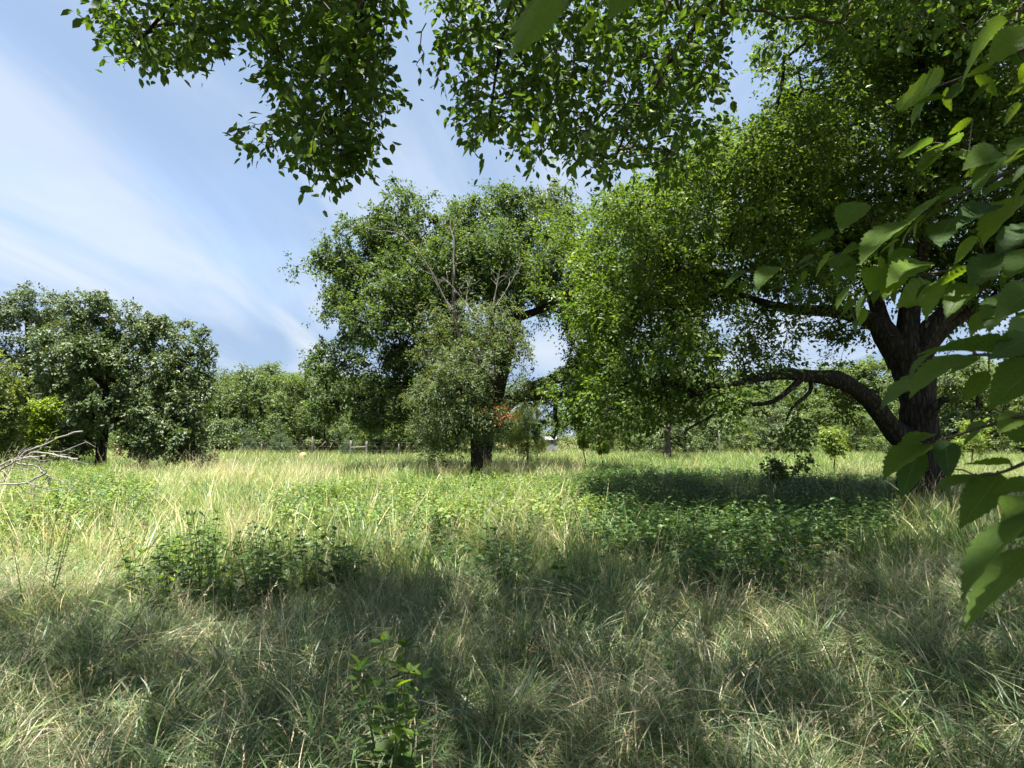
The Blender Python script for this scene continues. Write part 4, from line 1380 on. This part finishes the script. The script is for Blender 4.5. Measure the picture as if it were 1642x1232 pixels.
# bleached fallen branches
YD = 7.8
bb = P(-20, 760, YD)
bb[2] = 0
br = thing('fallen_branch', 'bleached dead branches reaching out of the grass before the oaks', 'branch', None, tuple(bb))
for i, rows in enumerate([
        [(-60, 765, YD, 4.5), (0, 745, YD, 3.6), (50, 722, YD, 3), (90, 704, YD, 2.2), (135, 691, YD, 1)],
        [(-60, 775, YD, 4), (0, 752, YD - .1, 3), (40, 735, YD - .2, 2), (70, 732, YD - .2, 1)],
        [(20, 742, YD, 2), (55, 726, YD - .1, 1.6), (90, 730, YD - .2, 1.2), (125, 738, YD - .3, .7)],
        [(-40, 780, YD - .2, 2.4), (10, 777, YD - .3, 1.7), (50, 772, YD - .4, 1.2), (75, 758, YD - .5, .7)],
        [(25, 745, YD, 1.6), (50, 745, YD, 1.2), (75, 762, YD, .8), (78, 772, YD, .5)],
        [(-20, 755, YD, 2), (5, 757, YD, 1.2), (6, 772, YD, .7)]]):
    dead_branch(br, bb, [(a_, b_, c_, d_ * .2) for a_, b_, c_, d_ in rows], 800 + i, twigs=5, tl=.45, name='branch')

# ------------------------------------------------------------------ the tree the photographer stands under
rs = np.random.default_rng(900)
TB = np.array([3.4, -3.4, 0.0])
ct = thing('overhanging_tree', 'shade tree whose leafy branches hang in from above and beside the viewer', 'tree', None, tuple(TB))
A_ = P(420, -330, 4.1)
B_ = P(640, -330, 4.0)
C_ = P(1250, -330, 4.2)
D_ = P(880, -330, 4.1)
E_ = P(1750, 350, 2.0)
tl_ = [limb([(3.4, -3.4, -.2, .42), (3.4, -3.4, 1, .31), (3.35, -3.3, 2.4, .27), (3.2, -3.1, 3.6, .26)], 12)]


def cont(a, b, rows, r, n=16):
    """limb from the trunk through out-of-view points into photo-space rows"""
    w_ = [(*P(x, y, Y), q * Y / F) for x, y, Y, q in rows]
    return limb([(3.2, -3.1, 3.5, r), (*a, r * .7), (*b, r * .4)] + w_, n)


tl_.append(cont((.6, -.6, 6.0), A_, [(330, -80, 4.5, 5), (255, 30, 4.6, 3), (200, 85, 4.7, 1.5)], .15))
tl_.append(cont((1.2, -.3, 6.2), B_, [(600, -80, 4.3, 5), (572, 60, 4.5, 3.5), (545, 160, 4.6, 2.5), (520, 250, 4.6, 1.2)], .15))
tl_.append(cont((2.6, .3, 6.0), C_, [(1180, -60, 4.6, 6), (1080, 90, 5, 4), (1010, 200, 5.2, 2.5), (985, 260, 5.3, 1)], .16))
tl_.append(cont((1.8, 0, 6.2), D_, [(830, -60, 4.6, 4), (800, 90, 4.8, 3), (785, 190, 5, 1.2)], .13))
tl_.append(limb([(3.2, -3.1, 3.5, .2), (3.4, -2.8, 5.5, .17), (3.0, -2.5, 8, .11), (2.6, -2, 11, .04)], 12))
tl_.append(limb([(3.2, -3.1, 3.5, .16), (.5, -3.4, 5.6, .12), (-3, -3, 7.4, .07), (-6, -2, 8.5, .03)], 12))
tl_.append(limb([(3.2, -3.1, 3.5, .16), (6, -1.5, 5.2, .12), (8.5, 1, 7, .05)], 10))
for i, (pts, rad) in enumerate(tl_):
    V, q = tube(pts - TB, rad, 14 if i == 0 else 8, .05, 910 + i)
    obj('trunk' if i == 0 else 'limb', mesh_from('limb', V, None, q, True), M_BARK, ct)

# high crown out of view, which throws the shade over the foreground
lob = [(1.5, 0, 8.2, 5, 4, 2.6), (-3.5, .4, 8.0, 4.4, 3.6, 2.0), (-7, .4, 8.0, 3.0, 3.0, 1.6), (5.5, 1.2, 8.0, 4.5, 3.6, 2.2), (1, 3.4, 8.6, 4.6, 3.0, 2.0), (5, 4.4, 9, 4, 3, 2), (-3.5, 2.6, 7.8, 3.2, 2.2, 1.6),
       (3, -3, 8, 5, 4, 3), (-1, -3.5, 7, 5, 3, 2.5), (1.5, 6, 10, 3.4, 2.6, 1.5), (5.5, 6.5, 10.2, 3.4, 2.6, 1.5), (-1.6, 5, 9.2, 2.4, 2.0, 1.2)]
tg, d = sample_lobes(lob, 1400, rs, .2)
q = proj(tg)
vis = (tg[:, 1] > .15) & (q[:, 1] > -260)
tg, d = tg[~vis], d[~vis]
(a, b, r0, r1), dirs = grow(tl_[1:], tg, rs, .006, .1)
obj('branches', segs_mesh('branches', a - TB, b - TB, r0, r1), M_BARK, ct, 'stuff')
obj('crown', foliage(tg - TB, unit(dirs + d * .5), .75 * rs.uniform(.8, 1.3, len(tg)), 84, .125, PAL_RIGHT, 'quad', .62, .9, 7, .2, rs), M_LEAF, ct, 'stuff')

# sprays hanging into the picture
PA = [(150, -40), (400, -40), (372, 60), (318, 80), (280, 98), (225, 92), (185, 55)]
PB = [(385, -40), (625, -40), (612, 160), (585, 262), (512, 272), (400, 222), (470, 205), (450, 130), (405, 75)]
PC = [(700, -40), (1190, -40), (1150, 100), (1130, 190), (1060, 275), (900, 262), (860, 235), (770, 218), (735, 150), (715, 60)]
PD = [(1180, -40), (1700, -40), (1700, 60), (1400, 60), (1230, 50)]


def poly_pts(poly, n, y0, y1):
    pl = np.array(poly)
    o_ = []
    while len(o_) < n:
        t_ = np.array([[rs.uniform(pl[:, 0].min(), pl[:, 0].max()), rs.uniform(pl[:, 1].min(), pl[:, 1].max())]])
        if inpoly(t_, poly)[0]:
            o_.append(P(t_[0, 0], t_[0, 1], rs.uniform(y0, y1)))
    return np.array(o_)


tg = np.concatenate([poly_pts(PA, 85, 4.2, 5.4), poly_pts(PB, 240, 4.0, 5.6), poly_pts(PC, 420, 4.2, 7.0), poly_pts(PD, 110, 5, 7.5)])
(a, b, r0, r1), dirs = grow(tl_[1:5], tg, rs, .0032, .08, .4)
obj('twigs', segs_mesh('twigs', a - TB, b - TB, r0, r1), M_TWIG, ct, 'stuff')
ow = unit(dirs * .6 + rs.normal(size=dirs.shape) * .4 + np.array([-.15, 0, -.35]))
obj('foliage', foliage(tg - TB, ow, .24 * rs.uniform(.7, 1.25, len(tg)), 24, .078, ((0.040, 0.085, 0.020), (0.080, 0.145, 0.028), (0.13, 0.2, 0.04)), 'hex', .58, .75, 4, .35, rs), M_LEAF, ct, 'stuff')

# nearer overhead leaves, one by one
oh = obj('overhead_twigs', None or mesh_from('empty', np.zeros((0, 3))), None, ct) if False else None
tw = Acc()
leaf_jobs = []
for (rows, nl, ll) in [
        ([(560, -60, 3.2, 0), (548, 40, 3.3, 0), (520, 130, 3.3, 0)], 14, .075), ([(620, -60, 3.4, 0), (622, 60, 3.4, 0), (628, 175, 3.4, 0)], 14, .07),
        ([(470, 120, 3.6, 0), (430, 190, 3.6, 0), (365, 218, 3.6, 0)], 12, .07), ([(520, 180, 3.6, 0), (500, 240, 3.6, 0), (505, 298, 3.6, 0)], 10, .07),
        ([(600, 160, 3.7, 0), (600, 230, 3.7, 0), (592, 285, 3.7, 0)], 10, .07), ([(250, -30, 3.8, 0), (220, 60, 3.8, 0), (200, 112, 3.8, 0)], 12, .07),
        ([(330, -40, 3.7, 0), (305, 60, 3.7, 0), (292, 112, 3.7, 0)], 12, .07), ([(680, 40, 3.6, 0), (672, 90, 3.6, 0), (672, 130, 3.6, 0)], 6, .07),
        ([(720, 40, 3.5, 0), (706, 110, 3.5, 0), (712, 155, 3.5, 0)], 9, .075), ([(770, 100, 3.5, 0), (760, 180, 3.5, 0), (752, 242, 3.5, 0)], 12, .075),
        ([(900, 60, 3.3, 0), (860, 170, 3.4, 0), (850, 262, 3.5, 0)], 14, .08), ([(980, 120, 3.6, 0), (925, 235, 3.6, 0), (912, 300, 3.6, 0)], 12, .075),
        ([(1000, 200, 3.6, 0), (955, 245, 3.6, 0), (972, 300, 3.6, 0)], 9, .075), ([(1150, 0, 3.3, 0), (1080, 80, 3.4, 0), (1020, 180, 3.5, 0)], 14, .08)]:
    pts = smooth_path([P(*r_[:3]) for r_ in rows], 10)
    pts = pts + rs.normal(size=pts.shape) * .01
    V, q = tube(pts - TB, np.linspace(.004, .0012, 10), 5)
    tw.add(V, q)
    for k in range(nl):
        f = (k + .6) / nl * 9
        i = min(8, int(f))
        c = pts[i] + (pts[i + 1] - pts[i]) * (f - i)
        t_ = unit(pts[i + 1] - pts[i])
        lat = unit(np.cross(t_, rs.normal(size=3)))
        ax = unit(t_ * .75 + lat * .75 + np.array([0, 0, -.2]))
        leaf_jobs.append((c - TB, ax, np.array([0, -.25, .8]) + rs.normal(size=3) * .5, ll * rs.uniform(.7, 1.15)))
ot = obj('hanging_twigs', tw.mesh('twigs'), M_TWIG, ct)
for c, ax, nr, ln in leaf_jobs:
    put_leaf(ot, LEAF_ELM[rs.integers(8)], c, ax, nr, ln)

# the low branch beside the lens: (base px, tip px, apparent width px)
near_leaves = [
    (1489, 713, 1420, 751, 26), (1475, 719, 1443, 796, 55), (1514, 706, 1523, 753, 45), (1496, 697, 1443, 712, 11), (1523, 752, 1520, 812, 11), (1621, 744, 1537, 738, 20),
    (1564, 763, 1496, 783, 20), (1603, 760, 1552, 837, 52), (1667, 772, 1591, 787, 34), (1668, 826, 1509, 908, 34), (1668, 880, 1521, 977, 62), (1496, 592, 1407, 650, 26),
    (1557, 571, 1454, 600, 22), (1498, 565, 1448, 594, 8), (1571, 574, 1521, 596, 18), (1668, 578, 1602, 642, 60), (1586, 596, 1543, 645, 40), (1668, 700, 1612, 692, 28),
    (1643, 663, 1596, 682, 18), (1582, 678, 1546, 685, 12), (1571, 688, 1542, 716, 12), (1612, 570, 1478, 540, 30), (1660, 540, 1590, 560, 34), (1560, 565, 1500, 548, 18),
    (1655, 800, 1600, 812, 14), (1665, 850, 1625, 862, 12), (1650, 815, 1622, 835, 26), (1617, 32, 1519, 122, 36), (1650, 45, 1592, 95, 36), (1548, 134, 1509, 160, 32),
    (1507, 134, 1442, 158, 24), (1499, 142, 1456, 195, 13), (1495, 229, 1436, 250, 13), (1540, 227, 1467, 252, 11), (1503, 240, 1479, 272, 20), (1597, 240, 1562, 254, 20),
    (1650, 220, 1615, 246, 16), (1605, 252, 1556, 296, 22), (1650, 244, 1592, 268, 13), (1381, 325, 1338, 357, 22), (1450, 357, 1375, 390, 17), (1335, 378, 1296, 384, 11),
    (1377, 398, 1341, 406, 17), (1337, 406, 1300, 438, 14), (1341, 410, 1361, 443, 25), (1195, 434, 1160, 453, 13), (1240, 428, 1215, 446, 12), (1284, 450, 1270, 472, 10),
    (1357, 462, 1346, 494, 12), (1650, 312, 1572, 373, 26), (1552, 455, 1523, 500, 30), (1500, 460, 1448, 486, 30), (1520, 440, 1468, 508, 22), (1610, 410, 1560, 450, 26),
    (1660, 360, 1600, 400, 26), (1660, 400, 1618, 440, 30), (1570, 380, 1520, 420, 22), (1530, 350, 1490, 384, 16), (1590, 330, 1545, 350, 18), (1498, 318, 1466, 356, 14),
    (1478, 420, 1440, 440, 18), (1462, 400, 1428, 420, 16), (1440, 440, 1420, 470, 18), (1410, 430, 1398, 462, 20), (1418, 452, 1405, 486, 14), (1392, 470, 1370, 508, 12),
    (1388, 495, 1378, 524, 18), (1372, 480, 1352, 500, 12), (1620, 470, 1570, 520, 30), (1660, 460, 1612, 500, 40), (1660, 520, 1620, 545, 30), (1570, 500, 1560, 540, 30),
    (1640, 165, 1600, 200, 22), (1660, 130, 1610, 150, 24), (1590, 110, 1545, 118, 16), (1560, 190, 1520, 215, 18), (1620, 285, 1575, 318, 18), (1545, 300, 1505, 322, 16)]
nl_acc = Acc()
paths = []
for rows in [
        [(1760, 640, .95), (1650, 664, 1.0), (1580, 684, 1.05), (1515, 704, 1.1), (1488, 712, 1.12)], [(1760, 690, .85), (1660, 735, .9), (1605, 758, .95), (1566, 764, 1.0)],
        [(1760, 570, .85), (1640, 570, .9), (1560, 570, 1.0), (1497, 582, 1.1)], [(1760, 40, 1.0), (1640, 80, 1.05), (1560, 118, 1.2), (1500, 140, 1.3)],
        [(1760, 180, 1.2), (1620, 250, 1.3), (1520, 235, 1.4)], [(1760, 215, 1.3), (1600, 285, 1.4), (1480, 345, 1.6), (1380, 395, 1.8), (1290, 422, 2.0), (1180, 440, 2.1)],
        [(1760, 330, 1.2), (1620, 400, 1.3), (1540, 430, 1.4), (1440, 450, 1.6), (1380, 490, 1.7)], [(1760, 770, .58), (1690, 815, .6), (1664, 827, .62)], [(1760, 850, .6), (1700, 870, .62), (1664, 882, .65)],
        [(1760, 420, 1.0), (1660, 470, 1.1), (1570, 500, 1.2)]]:
    pts = smooth_path([P(*r_) for r_ in rows], 12)
    V, q = tube(pts - TB, np.linspace(.0045, .0015, 12), 6)
    nl_acc.add(V, q)
    paths.append(pts)
# the parent bough beside and behind the lens
bough = smooth_path([(3.2, -3.1, 3.2), (2.6, -1.2, 2.9), (1.7, .3, 2.3), (1.12, .95, 1.72), (.8, .72, 1.5)], 16)
V, q = tube(bough - TB, np.linspace(.06, .008, 16), 8, .03)
nl_acc.add(V, q)
for pts in paths:
    k = np.argmin(((bough - pts[0]) ** 2).sum(1))
    V, q = tube(np.array([bough[k], (bough[k] + pts[0]) / 2 + [0, 0, .04], pts[0]]) - TB, [.007, .006, .0045], 6)
    nl_acc.add(V, q)
allp = np.concatenate(paths)
leafs = []
for (bx, by, tx, ty, wpx) in near_leaves:
    lp = math.hypot(tx - bx, ty - by)
    q2 = proj(allp)[:, :2]
    j = np.argmin(((q2 - [bx, by]) ** 2).sum(1))
    dd = float(np.clip(allp[j][1] * rs.uniform(.96, 1.04), .55, 2.2))
    b = P(bx, by, dd)
    t_ = P(tx, ty, dd * rs.uniform(.93, 1.02))
    ax = t_ - b
    ln = np.linalg.norm(ax)
    v = unit(CAM - (b + t_) / 2)
    v = unit(v - unit(ax) * np.dot(v, unit(ax)))
    qv = min(.97, max(.12, wpx / (lp * .58)))
    s_ = np.cross(unit(ax), v)
    n1_, n2_ = qv * v + math.sqrt(1 - qv * qv) * s_, qv * v - math.sqrt(1 - qv * qv) * s_
    nn = n1_ if abs(n1_[2]) > abs(n2_[2]) else n2_
    if nn[2] < 0:
        nn = -nn
    leafs.append((b, ax, nn, ln))
    d_ = np.linalg.norm(allp[j] - b)
    if .004 < d_ < .12:
        V, q = tube(np.array([allp[j], (allp[j] + b) / 2 + [0, 0, .004], b]) - TB, [.0016, .0013, .0011], 5)
        nl_acc.add(V, q)
lb = obj('low_branch', nl_acc.mesh('branch'), M_TWIG, ct)
for b, ax, nn, ln in leafs:
    put_leaf(lb, LEAF_ELM[rs.integers(8)], b - TB, ax, nn, ln)
# extra leaves along the finer twigs
for k, m_ in ((5, 26), (6, 26), (4, 8), (3, 8), (9, 8)):
    pts = paths[k]
    for i in range(m_):
        f = rs.uniform(.25, 1) * 10.9
        j = int(f)
        c = pts[j] + (pts[j + 1] - pts[j]) * (f - j)
        t_ = unit(pts[j + 1] - pts[j])
        lat = np.cross(t_, [0, 0, 1.0]) * rs.choice([-1, 1])
        ax = unit(t_ * .7 + lat * .5 + np.array([0, 0, -.45]) + rs.normal(size=3) * .25)
        c = c + lat * .02 + np.array([0, 0, rs.uniform(-.05, .02)])
        q2 = proj(c)[0]
        if 1385 < q2[0] < 1520 and q2[1] > 470:
            continue
        put_leaf(lb, LEAF_ELM[rs.integers(8)], c - TB, ax, np.array([0, 0, 1]) + rs.normal(size=3) * .45, rs.uniform(.045, .07), .8)
# the big leaves hanging in at the top
hv = Acc()
top = [(884, -28, 820, 114, 66, .62), (858, -5, 811, 74, 30, .7), (1015, -40, 986, 42, 42, .75), (965, -5, 946, 64, 9, .8), (902, -5, 900, 32, 18, .9), (812, -20, 806, 22, 16, .9)]
ts = smooth_path([P(1700, -420, .8), P(1250, -260, .72), P(1000, -90, .72), P(870, -60, .7), P(790, -60, .8)], 14)
V, q = tube(ts - TB, np.linspace(.006, .0018, 14), 6)
hv.add(V, q)
V, q = tube(np.array([bough[9], (bough[9] + ts[0]) / 2 + [0, 0, .05], ts[0]]) - TB, [.012, .009, .006], 6)
hv.add(V, q)
jobs = []
for bx, by, tx, ty, wpx, dd in top:
    b = P(bx, by, dd)
    t_ = P(tx, ty, dd * .99)
    ax = t_ - b
    lp = math.hypot(tx - bx, ty - by)
    v = unit(CAM - b)
    v = unit(v - unit(ax) * np.dot(v, unit(ax)))
    qv = min(.95, wpx / (lp * .58))
    s_ = np.cross(unit(ax), v)
    nn = -(qv * v + math.sqrt(1 - qv * qv) * s_)
    jobs.append((b, ax, nn, np.linalg.norm(ax)))
    j = np.argmin(((ts - b) ** 2).sum(1))
    V, q = tube(np.array([ts[j], (ts[j] + b) / 2, b]) - TB, [.0016, .0013, .0011], 5)
    hv.add(V, q)
hb_ = obj('top_twig', hv.mesh('twig'), M_TWIG, ct)
for b, ax, nn, ln in jobs:
    put_leaf(hb_, LEAF_ELM[rs.integers(8)], b - TB, ax, nn, ln)
